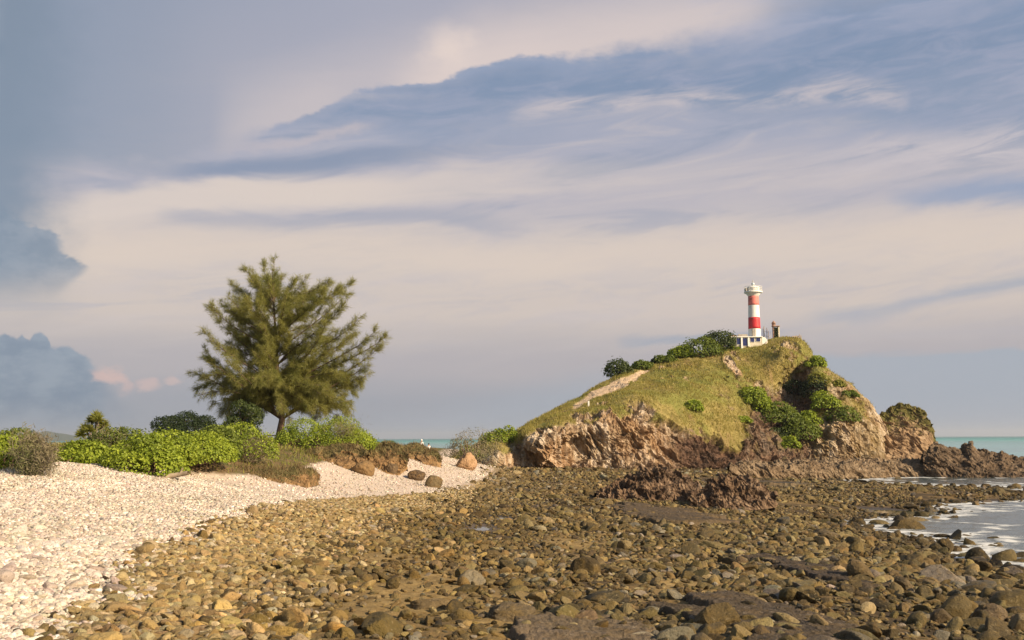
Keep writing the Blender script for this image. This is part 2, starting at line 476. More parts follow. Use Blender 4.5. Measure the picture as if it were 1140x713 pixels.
def rock_mat(name, src, bscale=14.0, rough=0.8, stain=(0.21, 0.135, 0.042), stain_k=0.55, pale=(0.37, 0.285, 0.165), bump=0.6):
    """src: 'col' vertex colours or 'object' colour of each rock"""
    g = new_mat(name, rough, 0.25)
    c = g.attr('col', 'Color') if src == 'col' else g.new('ShaderNodeObjectInfo').outputs['Color']
    n1 = g.noise(g.pos, bscale * 0.35, 5, 0.65); n2 = g.noise(g.pos, bscale, 6, 0.7); n3 = g.noise(g.pos, 0.35, 3)
    c = g.mix(g.mul(g.ss(n1, 0.45, 0.72), stain_k), c, stain)
    c = g.mix(g.mul(g.ss(n2, 0.56, 0.72), 0.62), c, pale)
    c = g.mix(g.ss(n2, 0.48, 0.30, 0, 0.65), c, (0.040, 0.030, 0.021))
    c = g.mix(g.ss(n3, 0.35, 0.65, 0.0, 0.35), c, g.mix(1.0, c, (0.6, 0.62, 0.5), 'MULTIPLY'))
    g.put(g.b.inputs['Base Color'], c)
    n4 = g.noise(g.pos, bscale * 3.2, 5, 0.75)
    g.put(g.b.inputs['Normal'], g.bump(g.add(g.add(n2, g.mul(n1, 1.5)), g.mul(n4, 0.5)), min(bump * 1.5, 1.0), 0.05))
    g.put(g.b.inputs['Roughness'], g.lm(n1, 0.3, 0.7, rough - 0.18, rough + 0.1))
    return g.mat


def leaf_mat(name, c1, c2, c3=None, trans=0.35, rough=0.55, scale=1.2):
    """two or three tones mixed per leaf by the 'tint' attribute and in clumps"""
    g = new_mat(name, rough, 0.3)
    t = g.attr('tint'); n = g.noise(g.pos, scale, 3)
    c = g.mix(t, c1, c2)
    if c3: c = g.mix(g.ss(n, 0.52, 0.66, 0, 0.75), c, c3)
    g.put(g.b.inputs['Base Color'], c)
    tr = g.new('ShaderNodeBsdfTranslucent'); g.put(tr.inputs[0], g.mix(1.0, c, (1.3, 1.25, 0.6), 'MULTIPLY'))
    mx = g.new('ShaderNodeMixShader'); mx.inputs[0].default_value = trans
    g.l.new(g.b.outputs[0], mx.inputs[1]); g.l.new(tr.outputs[0], mx.inputs[2])
    g.l.new(mx.outputs[0], g.n['Material Output'].inputs['Surface'])
    return g.mat


# ------------------------------------------------------------------ ground sheet
CTRL = []
for px, py, z in [(-300, 713, 2.95), (0, 713, 2.6), (150, 713, 2.45), (300, 713, 2.3), (570, 713, 2.15), (850, 713, 1.9), (1140, 713, 1.55), (1400, 713, 0.6),
                  (0, 620, 2.75), (0, 570, 3.0), (0, 540, 3.2), (100, 525, 3.25), (200, 528, 3.0), (150, 600, 2.6), (250, 560, 2.5), (320, 535, 2.4),
                  (330, 600, 2.0), (330, 650, 2.15), (570, 650, 1.85), (570, 600, 1.5), (570, 560, 1.15), (570, 535, 1.1), (450, 545, 1.7), (430, 527, 2.3),
                  (500, 514, 2.05), (473, 503, 2.9), (545, 520, 1.7), (640, 530, 1.0), (700, 560, 0.95), (700, 600, 1.3), (800, 650, 1.6), (800, 600, 1.15), (800, 560, 0.75),
                  (800, 535, 0.7), (900, 560, 0.5), (900, 600, 0.9), (1000, 650, 1.1), (1100, 680, 1.15), (1140, 662, 0.55), (1000, 618, 0.4), (1060, 628, 0.25),
                  (1060, 600, -0.3), (1140, 600, -0.5), (1140, 640, -0.2), (1000, 595, -0.35), (1140, 570, -0.5), (1050, 582, -0.25), (1260, 640, -0.6), (1260, 580, -0.8),
                  (1000, 566, 0.18), (1100, 556, 0.12), (1140, 549, 0.05), (950, 552, 0.32), (1180, 546, -0.2), (955, 590, 0.15),
                  (1030, 540, -0.5), (1140, 538, -0.6), (985, 539, -0.35), (920, 537, 0.2), (1000, 520, 0.6), (1100, 518, 0.4), (880, 518, 1.0)]:
    CTRL.append(atz(px, py, z))
CTRL += [at(a, b, c) for a, b, c in [(361, 500, 67), (320, 502, 60), (300, 505, 57), (405, 499, 71), (445, 498, 88), (250, 510, 51), (215, 513, 46), (96, 518, 39), (160, 528, 37.5), (8, 522, 34), (38, 529, 32.5), (72, 516, 45), (133, 514, 43), (185, 516, 44)]]
CTRL += [np.array(v, float) for v in [(8, 98, 0.9)] + [(-8, 3, 3.0), (0, 3, 2.6), (8, 3, 2.2), (0, -4, 2.9), (-15, 0, 3.3), (15, 0, 1.4), (-15, -5, 3.3), (15, -5, 1.4), (25, 5, 0.2),
        (-30, 45, 3.6), (-20, 60, 3.9), (-15, 75, 4.05), (-40, 70, 3.9), (-12, 95, 3.5), (-40, 110, 1.8), (-12, 128, 1.0), (-10, 140, -.6), (-40, 140, -1.2), (20, 185, -2), (-70, 60, 3.2), (-60, 20, 3.2),
        (60, 60, -1.5), (90, 110, -2), (80, 20, -1.5), (0, 140, -0.6), (60, 170, -2), (-110, 110, -1.5), (-60, 150, -2), (130, 60, -2.5), (-120, 30, 0.5)]]
for a in np.radians(np.arange(-80, 81, 20)):
    for r in (320, 1500): CTRL.append(np.array([r * math.sin(a), r * math.cos(a), -3.0]))
CTRL = np.array(CTRL)


def polar(x, y):
    y = np.asarray(y, float) + 6.0
    return np.stack([np.arctan2(x, y), np.log(np.maximum(np.hypot(x, y), 1.2))], -1)


_tps = TPS(polar(CTRL[:, 0], CTRL[:, 1]), CTRL[:, 2])
POOLS = []
for px, py, z, rx, ry in [(534, 585, None, 0.55, 1.9), (556, 575, None, 0.8, 1.6), (842, 537, None, 4.2, 5.5), (560, 597, None, 0.5, 0.7), (985, 567, None, 1.5, 2.5)]:
    d = ray(px, py)
    t = 10.0
    for _ in range(60):
        q = np.array([0, 0, CAMZ]) + d * t
        zz = float(np.clip(_tps(polar(q[0], q[1])), -4, 9)); t = t + 0.5 * ((zz - CAMZ) / d[2] - t)
    POOLS.append((q[0], q[1], zz, rx, ry))


def ground_base(x, y):
    return np.clip(_tps(polar(x, y)), -3.2, 6)


def ground_z(x, y):
    x = np.asarray(x, float); y = np.asarray(y, float)
    z = ground_base(x, y)
    P = np.stack([x, y, np.zeros_like(x)], -1)
    n = 0.13 * fbm(P, 0.16, 3, 3) + 0.05 * fbm(P, 0.9, 3, 5)
    z = z + n
    for cx, cy, cz, rx, ry in POOLS:
        q = ((x - cx) / rx) ** 2 + ((y - cy) / ry) ** 2
        w = np.exp(-q * 0.7)
        z = z * (1 - w) + (cz - 0.16 + 0.25 * n) * w
    return z


def hit_ground(px, py):
    d = ray(px, py); d = d / d[1]; t = np.linspace(8.0, 130.0, 2500)
    q = np.array([0, 0, CAMZ]) + d * t[:, None]; g = ground_z(q[:, 0], q[:, 1])
    i = int(np.argmax(q[:, 2] <= g)) if (q[:, 2] <= g).any() else len(t) - 1
    q = q[i].copy(); q[2] = g[i]
    return q


WHITE = np.array([(530, 548), (535, 535), (540, 515), (548, 495), (553, 420), (558, 335), (566, 285), (580, 240), (600, 192), (620, 150), (650, 118), (680, 92), (713, 62), (760, 10), (900, -120)], float)
OCHRE = np.array([(520, 560), (535, 555), (545, 545), (555, 522), (565, 490), (580, 445), (600, 405), (620, 365), (650, 338), (680, 330), (713, 325), (760, 300), (900, 240)], float)
SCRUB = np.array([(-100, 519), (60, 516), (120, 517), (190, 524), (240, 528), (300, 530), (330, 526), (345, 518), (372, 512), (410, 508), (450, 506), (490, 503), (520, 490)], float)


def zones(x, y, z, jit=1.0):
    """white shingle, ochre stones, flat, scrub weights at ground points"""
    P = np.stack([x, y, z], -1)
    px, py = proj(P)
    behind = y < 4
    n = (fbm(np.stack([x, y], -1), 0.22, 4, 21) + 0.9 * pn(np.stack([x, y], -1), 2.5, 24)) * jit; n2 = fbm(np.stack([x, y], -1), 1.1, 3, 22) * jit
    px = np.where(behind, np.where(x < -3.0 + 0 * x, -200, 600), px); py = np.where(behind, 760, py)
    wb = np.interp(py, WHITE[:, 0], WHITE[:, 1]); ob = np.interp(py, OCHRE[:, 0], OCHRE[:, 1])
    wid = 8 + 0.27 * np.maximum(py - 520, 0)
    white = sstep(wb - px + n * wid * 1.6 + n2 * wid * 1.4, -wid, wid)
    not_flat = sstep(ob - px + n * wid * 2.4 + n2 * wid * 1.5, -wid * 2.4, wid * 2.4)
    sb = np.interp(px, SCRUB[:, 0], SCRUB[:, 1])
    scrub = sstep(sb - py + n2 * 3 + n * 2, -2, 2) * (px < 500) * (y > 20)
    return white, np.clip(not_flat - white, 0, 1), 1 - np.maximum(white, not_flat), scrub, px, py


def mud_at(x, y):
    m = np.zeros(np.shape(x))
    for cx, cy, rx, ry in MUD: m = np.maximum(m, np.exp(-((((x - cx) / rx) ** 2 + ((y - cy) / ry) ** 2) ** 1.5)))
    return np.clip(m + 0.35 * fbm(np.stack([x, y], -1), 0.9, 3, 433) * (m > .05), 0, 1)


MUD = []
for px, py, wpx, hpx in [(470, 658, 95, 34), (385, 577, 34, 9), (560, 690, 60, 22), (770, 655, 60, 12), (640, 605, 50, 9), (760, 575, 60, 8), (900, 640, 55, 9), (830, 552, 60, 6), (420, 625, 60, 12)]:
    q = hit_ground(px, py); MUD.append((q[0], q[1], wpx / FPX * q[1], max(abs(hit_ground(px, py - hpx)[1] - hit_ground(px, py + hpx)[1]) / 2, .3)))


def ground_mat():
    g = new_mat('shore_ground', 0.9, 0.2)
    w, oc, fl, sc, wet = [g.attr(k) for k in ('white', 'ochre', 'flat', 'scrub', 'wet')]
    n1 = g.noise(g.pos, 0.5, 5, 0.6); n2 = g.noise(g.pos, 5.0, 6, 0.68); n3 = g.noise(g.pos, 26.0, 4, 0.7)
    v = g.voro(g.pos, 13.0, out=1)
    vs = g.new('ShaderNodeSeparateColor'); g.l.new(v, vs.inputs[0])
    white = g.mix(vs.outputs[0], (0.42, 0.335, 0.265), (0.66, 0.55, 0.46)); white = g.mix(g.ss(n2, 0.55, 0.75, 0, 0.6), white, (0.34, 0.26, 0.19))
    ochre = g.mix(g.ss(n2, 0.35, 0.65), (0.24, 0.155, 0.055), (0.40, 0.28, 0.115))
    flat = g.mix(g.ss(n1, 0.42, 0.62), (0.065, 0.045, 0.023), (0.20, 0.13, 0.052))
    flat = g.mix(g.ss(n2, 0.45, 0.70, 0, 0.7), flat, (0.060, 0.044, 0.027))
    scrub = g.mix(g.ss(n1, 0.42, 0.60), (0.16, 0.105, 0.055), (0.11, 0.105, 0.035)); scrub = g.mix(g.ss(n2, 0.5, 0.7, 0, 0.7), scrub, (0.25, 0.15, 0.07))
    c = g.mix(oc, flat, ochre); c = g.mix(w, c, white); c = g.mix(sc, c, scrub)
    c = g.mix(g.mul(wet, 0.6), c, (0.03, 0.026, 0.02))
    g.put(g.b.inputs['Base Color'], c)
    h = g.add(g.mul(n2, 1.0), g.mul(n3, 0.5))
    g.put(g.b.inputs['Normal'], g.bump(h, 0.7, 0.06))
    g.put(g.b.inputs['Roughness'], g.lm(wet, 0, 1, 0.92, 0.3))
    return g.mat


def build_ground():
    az = np.concatenate([np.linspace(-84, -33, 50)[:-1], np.linspace(-33, 33, 640), np.linspace(33, 84, 50)[1:]])
    a = np.radians(az)
    l = np.concatenate([np.linspace(math.log(1.3), math.log(13), 50)[:-1], np.linspace(math.log(13), math.log(125), 460), np.linspace(math.log(125), math.log(2600), 40)[1:]])
    A, L = np.meshgrid(a, l)
    x = np.exp(L) * np.sin(A); y = np.exp(L) * np.cos(A) - 6
    z = ground_z(x, y)
    w, oc, fl, sc, px, py = zones(x, y, z)
    # flat: small rubble relief; shingle: little heaps
    P = np.stack([x, y, z], -1)
    z = z + (fl * 0.07 + oc * 0.05 + w * 0.03) * fbm(P * [1, 1, 0], 2.6, 3, 31) * sstep(70 - y, 0, 40)
    mud = mud_at(x, y); oc = np.maximum(oc, 0.75 * mud * (1 - w)); fl = np.where(mud > .3, fl * (1 - mud), fl)
    wet = sstep(0.22 - z, 0, 0.25)
    for cx, cy, cz, rx, ry in POOLS: wet = np.maximum(wet, np.exp(-(((x - cx) / rx) ** 2 + ((y - cy) / ry) ** 2) * 0.5))
    V = np.stack([x, y, z], -1)
    o = mesh('ground', V, grid_faces(*x.shape)[:, ::-1], ground_mat(), attrs=dict(white=w, ochre=oc, flat=fl, scrub=sc, wet=wet))
    tag(o, 'stony shore from white shingle down to the brown tidal flat', 'ground', kind='structure')


build_ground()


# ------------------------------------------------------------------ sea and pools
def water_mat(name, deep, shallow, foam=True, rough=0.10, bumpk=0.8):
    g = new_mat(name, rough, 0.5)
    dep = g.attr('shore'); dist = g.attr('far')
    n = g.noise(g.pos, 0.9, 6, 0.65); n2 = g.noise(g.pos, 4.5, 5, 0.7)
    st = g.new('ShaderNodeVectorMath', operation='MULTIPLY'); g.put(st.inputs[0], g.pos); st.inputs[1].default_value = (0.004, 0.03, 0)
    n3 = g.noise(st.outputs[0], 1.0, 3)
    c = g.mix(g.ss(n3, 0.38, 0.62), tuple(v * 0.8 for v in deep), tuple(v * 1.2 for v in deep))
    c = g.mix(dep, c, shallow)
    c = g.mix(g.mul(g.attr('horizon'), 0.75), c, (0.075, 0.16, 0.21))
    if foam:
        nf = g.noise(g.pos, 3.4, 8, 0.8, 1.2)
        f = g.mul(g.ss(g.add(g.mul(g.attr('foam'), 0.62), g.mul(nf, 0.74)), 0.60, 0.86), g.ss(n, 0.38, 0.60))
        c = g.mix(f, c, (0.72, 0.72, 0.70)); g.put(g.b.inputs['Roughness'], g.lm(f, 0, 1, rough, 0.8))
    g.put(g.b.inputs['Base Color'], c); g.b.inputs['IOR'].default_value = 1.33
    if foam:
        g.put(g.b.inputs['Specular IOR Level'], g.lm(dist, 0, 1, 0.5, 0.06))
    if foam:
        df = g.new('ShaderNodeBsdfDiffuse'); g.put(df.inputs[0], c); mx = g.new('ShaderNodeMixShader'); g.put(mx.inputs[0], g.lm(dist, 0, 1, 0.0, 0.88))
        g.l.new(g.b.outputs[0], mx.inputs[1]); g.l.new(df.outputs[0], mx.inputs[2]); g.l.new(mx.outputs[0], g.n['Material Output'].inputs['Surface'])
    b = g.bump(n, bumpk, 0.12); g.put(g.b.inputs['Normal'], g.bump(n2, bumpk * 0.7, 0.03, b))
    return g.mat


def build_sea():
    az = np.concatenate([np.linspace(-88, -33, 30)[:-1], np.linspace(-33, 5, 100)[:-1], np.linspace(5, 34, 420), np.linspace(34, 88, 40)[1:]])
    a = np.radians(az)
    l = np.concatenate([np.linspace(math.log(14), math.log(28), 20)[:-1], np.linspace(math.log(28), math.log(125), 420), np.linspace(math.log(125), math.log(40000), 160)[1:]])
    A, L = np.meshgrid(a, l); r = np.exp(L)
    x = r * np.sin(A); y = r * np.cos(A) - 6
    gz = ground_z(x, y)
    sh = sstep(gz, -2.6, -0.5)
    P = np.stack([x, y, 0 * x], -1)
    wv = (0.05 * fbm(P, 0.35, 3, 61) + 0.035 * fbm(P * [1, 1.8, 1], 1.0, 3, 62, ridged=True)) * sstep(200 - r, 0, 120)
    line = np.abs(fbm(P * [0.8, 1, 1], 0.16, 3, 63))
    foam = np.maximum(sstep(gz, -0.38, -0.04), 0.8 * sstep(0.09 - line, 0, 0.09) * sstep(gz, -1.2, -0.3)) * sstep(gz, -1.6, -0.5) + 0.35 * sstep(gz, -0.8, -0.1)
    foam *= sstep(230 - r, 0, 60)
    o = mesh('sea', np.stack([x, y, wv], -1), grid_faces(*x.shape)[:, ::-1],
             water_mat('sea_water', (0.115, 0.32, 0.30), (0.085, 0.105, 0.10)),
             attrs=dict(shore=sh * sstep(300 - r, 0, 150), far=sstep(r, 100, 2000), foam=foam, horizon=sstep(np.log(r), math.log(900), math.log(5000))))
    tag(o, 'green sea out to the horizon with foam by the rocks', 'sea', kind='structure')
    pm = water_mat('pool_water', (0.10, 0.095, 0.055), (0.10, 0.095, 0.055), False, 0.06, 0.03)
    for cx, cy, cz, rx, ry in POOLS:
        th = np.linspace(0, 2 * math.pi, 28, endpoint=False); k = 1.5 + 0.2 * np.sin(3 * th + cx)
        V = np.stack([cx + rx * k * np.cos(th), cy + ry * k * np.sin(th), np.full(28, cz - 0.13)], -1)
        o = mesh('tide_pool', V, np.arange(28)[None], pm, attrs=dict(shore=np.zeros(28)), smooth=False); tag(o, 'still tide pool among the rocks', 'tide pool', kind='structure')


build_sea()


def far_hills():
    g = new_mat('far_forest', 0.95, 0.1)
    n = g.noise(g.pos, 0.004, 5, 0.6)
    g.put(g.b.inputs['Base Color'], g.mix(n, (0.035, 0.06, 0.045), (0.07, 0.09, 0.05)))
    px = np.linspace(-60, 100, 120)
    top = np.interp(px, [-60, -20, 0, 15, 30, 42, 52, 62, 75, 90, 100], [480, 479, 481, 482, 484, 482, 480, 482, 484, 488, 491.5])
    R = at(px, top, 6000); n = fbm(np.stack([px, px * 0], -1), 0.12, 4, 9) * 6
    G = [np.stack([R[:, 0], R[:, 1] - 500, 0 * px - 6], -1), np.stack([R[:, 0], R[:, 1] - 250, 0.55 * np.maximum(R[:, 2] + n, 1)], -1), np.stack([R[:, 0], R[:, 1], np.maximum(R[:, 2] + n, -6)], -1), np.stack([R[:, 0], R[:, 1] + 300, 0.5 * np.maximum(R[:, 2], 1)], -1), np.stack([R[:, 0], R[:, 1] + 600, 0 * px - 6], -1)]
    G = np.stack(G); o = mesh('island_hills', G, grid_faces(5, 120), g.mat)
    tag(o, 'low blue island hills far across the sea at the left', 'island', kind='structure')


far_hills()

# ------------------------------------------------------------------ headland
HB = np.array([(500, 517, 102), (520, 521, 102), (545, 524, 102.5), (580, 527, 104.5), (615, 528, 106.5), (650, 526, 108), (700, 526, 109), (750, 522, 112), (800, 517, 117), (840, 516, 121), (880, 516, 124), (920, 514, 126), (950, 513, 128), (985, 513, 132), (996, 514, 136)], float)
HR = np.array([(500, 512, 110), (515, 505, 111), (540, 493, 113), (575, 481, 117), (600, 467, 123), (620, 457, 127), (640, 446, 131), (660, 434, 134), (685, 420, 138), (710, 411, 141), (735, 404, 143), (760, 398, 145), (790, 392, 147), (812, 387, 148), (830, 384.5, 148.5), (850, 382, 148.5), (862, 378, 148.5), (875, 376, 148), (888, 376, 147), (897, 384, 146), (905, 397, 144), (915, 406, 143), (925, 414, 142), (935, 420, 142), (948, 427, 141), (960, 440, 140), (970, 451, 139), (980, 462, 138.5), (986, 474, 138), (991, 490, 138), (994, 507, 138), (996, 513, 138)], float)
HM = np.array([(552, 500, 104.5), (584, 482, 108), (612, 469, 112), (632, 464, 114), (657, 458, 116), (682, 453, 117), (713, 446, 118.5), (733, 460, 117), (753, 470, 117.5), (775, 482, 118.5), (800, 488, 121), (820, 494, 122),
               (580, 505, 105.5), (640, 495, 110.5), (700, 490, 112.5), (740, 492, 114.5),
               (780, 430, 129), (740, 430, 128), (700, 430, 128), (720, 420, 136), (650, 447, 126), (620, 462, 119), (830, 400, 142), (870, 395, 140), (800, 460, 124.5), (775, 460, 121.5),
               (915, 412, 140), (925, 432, 135.5), (930, 460, 132), (948, 470, 130.5), (960, 495, 129.5), (950, 450, 134.5), (920, 495, 128), (972, 490, 132),
               (885, 420, 142.0), (887, 440, 140.0), (884, 460, 136.6), (874, 490, 128.5), (896, 470, 133.2), (905, 500, 128.6), (902, 450, 137.4), (850, 430, 136.5), (840, 450, 131), (845, 480, 126), (820, 440, 131), (825, 420, 136)], float)
_hd = TPS(np.concatenate([HB, HR, HM])[:, :2] / 100, np.concatenate([HB, HR, HM])[:, 2], 1e-3)
CLIFF = np.array([(500, 505), (540, 497), (552, 500), (566, 492), (584, 482), (600, 472), (612, 469), (632, 464), (645, 458), (657, 460), (682, 455), (700, 447), (713, 444), (722, 452), (733, 460), (753, 470), (769, 482), (795, 484), (809, 490), (822, 494), (840, 470), (860, 440), (875, 425), (890, 410), (900, 400), (910, 404), (930, 420), (1000, 440)], float)
TRAIL = np.array([(640, 456, 2.2), (648, 451, 2.0), (655, 446, 2.2), (663, 441, 2.8), (672, 437, 4.0), (685, 431, 5.0), (697, 427, 4.5), (708, 421, 2.6), (722, 415, 1.6)], float)


def seg_dist(px, py, L):
    best = np.full(np.shape(px), 1e9); wid = np.zeros(np.shape(px))
    for a, b in zip(L[:-1], L[1:]):
        d = b[:2] - a[:2]; t = np.clip(((px - a[0]) * d[0] + (py - a[1]) * d[1]) / (d @ d), 0, 1)
        q = np.hypot(px - a[0] - t * d[0], py - a[1] - t * d[1]); w = a[2] + t * (b[2] - a[2])
        m = q - w < best - wid; best = np.where(m, q, best); wid = np.where(m, w, wid)
    return best - wid


def crag(P, amp=1.0, f=0.4, seed=50):
    """blocky, tilted-strata rock relief"""
    c, s = math.cos(0.75), math.sin(0.75)
    Q = np.stack([(P[..., 0] * c + P[..., 2] * s) * 1.6, P[..., 1], (-P[..., 0] * s + P[..., 2] * c) * 0.55], -1)
    w = np.stack([pn(P, 0.5, seed + 1), pn(P, 0.5, seed + 2), pn(P, 0.5, seed + 3)], -1) * 0.6
    a = fbm(Q + w, f, 3, seed, ridged=True)
    b = fbm(P * [1, 1, 0.45] + w, f * 1.7, 3, seed + 5, ridged=True)
    k = fbm(Q, f * 5, 3, seed + 9, ridged=True)
    st = a * 2.2; st = (np.floor(st) + sstep(st - np.floor(st), 0.55, 0.95)) / 2.2
    return amp * (0.34 * st + 0.28 * a + 0.42 * b + 0.12 * k + 0.55 * blocks(Q + w * .4, f * 1.5, seed) + 0.30 * blocks(Q + w * .3, f * 4.0, seed + 3) + 0.12)


def head_mat():
    g = new_mat('headland_earth', 0.92, 0.15)
    gr, dk, tr = g.attr('grass'), g.attr('dark'), g.attr('trail')
    n0 = g.noise(g.pos, 0.13, 4, 0.6); n1 = g.noise(g.pos, 0.7, 6, 0.66); n2 = g.noise(g.pos, 3.2, 6, 0.7)
    mp = g.new('ShaderNodeMapping'); g.put(mp.inputs[0], g.pos); mp.inputs['Rotation'].default_value = (0, 0.75, 0); mp.inputs['Scale'].default_value = (1.6, 0.5, 0.35)
    ns = g.noise(mp.outputs[0], 1.0, 6, 0.7, 0.4)
    rock = g.ramp(ns, [(0.28, (0.10, 0.06, 0.04)), (0.40, (0.22, 0.15, 0.095)), (0.49, (0.39, 0.29, 0.185)), (0.60, (0.62, 0.52, 0.41)), (0.74, (0.34, 0.22, 0.13))])
    rock = g.mix(g.ss(n1, 0.47, 0.66, 0, 0.8), rock, (0.14, 0.085, 0.05))
    rock = g.mix(g.ss(n2, 0.55, 0.72, 0, 0.5), rock, (0.52, 0.42, 0.33))
    rock = g.mix(g.ss(n0, 0.46, 0.62, 0, 0.5), rock, (0.36, 0.20, 0.09))
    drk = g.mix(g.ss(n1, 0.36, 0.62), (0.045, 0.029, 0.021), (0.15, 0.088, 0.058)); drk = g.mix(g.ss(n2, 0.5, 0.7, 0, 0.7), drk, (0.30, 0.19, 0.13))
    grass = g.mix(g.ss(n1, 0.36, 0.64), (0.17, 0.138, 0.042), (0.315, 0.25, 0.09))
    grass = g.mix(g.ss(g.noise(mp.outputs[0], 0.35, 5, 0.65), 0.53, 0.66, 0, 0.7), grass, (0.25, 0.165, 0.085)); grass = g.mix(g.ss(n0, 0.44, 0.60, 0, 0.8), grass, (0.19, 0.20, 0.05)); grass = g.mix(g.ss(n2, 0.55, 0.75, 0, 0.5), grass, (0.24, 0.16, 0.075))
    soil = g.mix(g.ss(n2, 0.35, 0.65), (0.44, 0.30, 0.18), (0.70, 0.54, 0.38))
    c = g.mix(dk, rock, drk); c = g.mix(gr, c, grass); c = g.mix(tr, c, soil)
    g.put(g.b.inputs['Base Color'], c)
    g.put(g.b.inputs['Normal'], g.bump(g.add(n2, g.add(ns, n1)), 0.8, 0.22))
    return g.mat


HEADMAT = head_mat()
HEAD = {}


def build_headland():
    nc, nf, nb = 940, 300, 70
    px = np.linspace(502, 995, nc)
    pb = np.interp(px, HB[:, 0], HB[:, 1]) + 5; pr = np.interp(px, HR[:, 0], HR[:, 1])
    pr = pr + 0.8 * fbm(np.stack([px, px * 0], -1), 0.08, 4, 2)
    t = np.linspace(0, 1, nf)[:, None]
    PY = pb + (pr - pb) * t; PX = np.broadcast_to(px, PY.shape)
    D = _hd(np.stack([PX, PY], -1) / 100)
    F = at(PX, PY, D)
    # far side rolls down to the sea
    s = np.linspace(0, 1, nb + 1)[1:, None]
    top = F[-1]
    zb = -1.2
    tz = top[:, 2] - zb
    back = np.stack([np.broadcast_to(top[:, 0], (nb, nc)) * (1 + 0.04 * s), top[:, 1] + s * (8 + tz * 1.5), zb + tz * (1 - s ** 1.6)], -1)
    G = np.concatenate([F, back])
    N = grid_normals(G)
    PX = np.concatenate([PX, np.broadcast_to(px, (nb, nc))]); PY = np.concatenate([PY, np.broadcast_to(pr, (nb, nc)) - 3])
    pr_all = np.broadcast_to(pr, PY.shape)
    wig = fbm(G, 0.22, 4, 71); wig2 = fbm(G, 0.9, 3, 72)
    cl = np.interp(PX, CLIFF[:, 0], CLIFF[:, 1])
    grass = sstep(cl - PY + wig * 24 + wig2 * 10 + 6.5, -2.5, 2.5)
    nose = sstep(PX + wig * 14, 897, 908)
    steep = N[..., 2]
    patch = sstep(wig + 0.5 * wig2 + 0.9 * (steep - 0.45) + (440 - PY) / 200, 0.12, 0.34)
    grass = grass * (1 - nose) + nose * np.maximum(patch * 0.9, 0.22 + 0.25 * wig)
    gul = sstep(PX + wig * 12, 822, 838) * sstep(912 - PX + wig * 8, 0, 14) * sstep(PY + wig * 14, 424, 446)
    grass = grass * (1 - gul) + gul * 0.35 * sstep(wig2 + wig, 0.0, 0.3)
    # bare pale rock showing through near the top
    wl = fbm(G, 0.5, 3, 79)
    br = np.exp(-(((PX - 818 + (PY - 412) * -0.8) / 5.5) ** 2 + ((PY - 412) / 11) ** 2)) + 0.9 * np.exp(-(((PX - 810) / 6) ** 2 + ((PY - 405) / 5) ** 2))
    grass *= 1 - sstep(br + wig * 0.4, 0.35, 0.6)
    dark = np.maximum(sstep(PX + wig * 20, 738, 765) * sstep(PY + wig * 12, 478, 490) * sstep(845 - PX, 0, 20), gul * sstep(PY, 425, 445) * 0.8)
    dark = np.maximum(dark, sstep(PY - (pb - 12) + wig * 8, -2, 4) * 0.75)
    dark = np.maximum(dark, sstep(br, 0.3, 0.6) * 0.0)
    bare = sstep(fbm(G * [1, 1, .5], 0.16, 4, 207) + 0.5 * wig2, 0.15, 0.32) * sstep(PX, 600, 660); grass = grass * (1 - 0.8 * bare)
    trail = sstep(-seg_dist(PX, PY, TRAIL) + wig2 * 1.2, -1.4, 0.4)
    trail[nf:] = 0
    rockm = (1 - grass) * (1 - trail)
    taper = np.clip(np.minimum((px - 502) / 130, (995 - px) / 25), 0.12, 1)[None]
    cr = crag(G, 1.0, 0.30); cr -= cr.mean() + 0.12
    det = crag(G, 1.0, 0.9, 90); det -= det.mean()
    rockm = rockm * (1 - 0.6 * sstep(br, .25, .5)); disp = sstep(br, .2, .6) * 0.45 + rockm * (1.25 * cr + 0.42 * det) * taper + grass * (0.75 * fbm(G * [1, 1, .6], 0.14, 4, 80, ridged=True) - 0.2 + 0.30 * fbm(G, 0.35, 4, 81) + 0.08 * fbm(G, 2.0, 2, 82)) - trail * 0.12
    big = fbm(G * [1, 0.6, 0.35], 0.11, 3, 95, ridged=True); big -= big.mean() + 0.1
    disp = disp + rockm * 1.6 * big * taper * sstep(PY - pr_all, 4, 40)
    fade = np.ones(G.shape[:2]); fade[nf - 14:nf + 8] *= 0.55
    G2 = G + N * (disp * fade)[..., None]
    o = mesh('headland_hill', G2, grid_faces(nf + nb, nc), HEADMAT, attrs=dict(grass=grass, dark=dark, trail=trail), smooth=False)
    tag(o, 'grassy headland with bare pink-brown cliffs at its foot', 'headland', kind='structure')
    HEAD.update(G=G2, N=grid_normals(G2), grass=grass, PX=PX, PY=PY, nf=nf, px=px, trail=trail, gul=gul)


build_headland()


def head_at(px, py):
    """point of the headland surface near a photo pixel"""
    i = int(np.argmin(np.abs(HEAD['px'] - px))); col = HEAD['PY'][:HEAD['nf'], i]
    j = int(np.argmin(np.abs(col - py)))
    return HEAD['G'][j, i].copy()


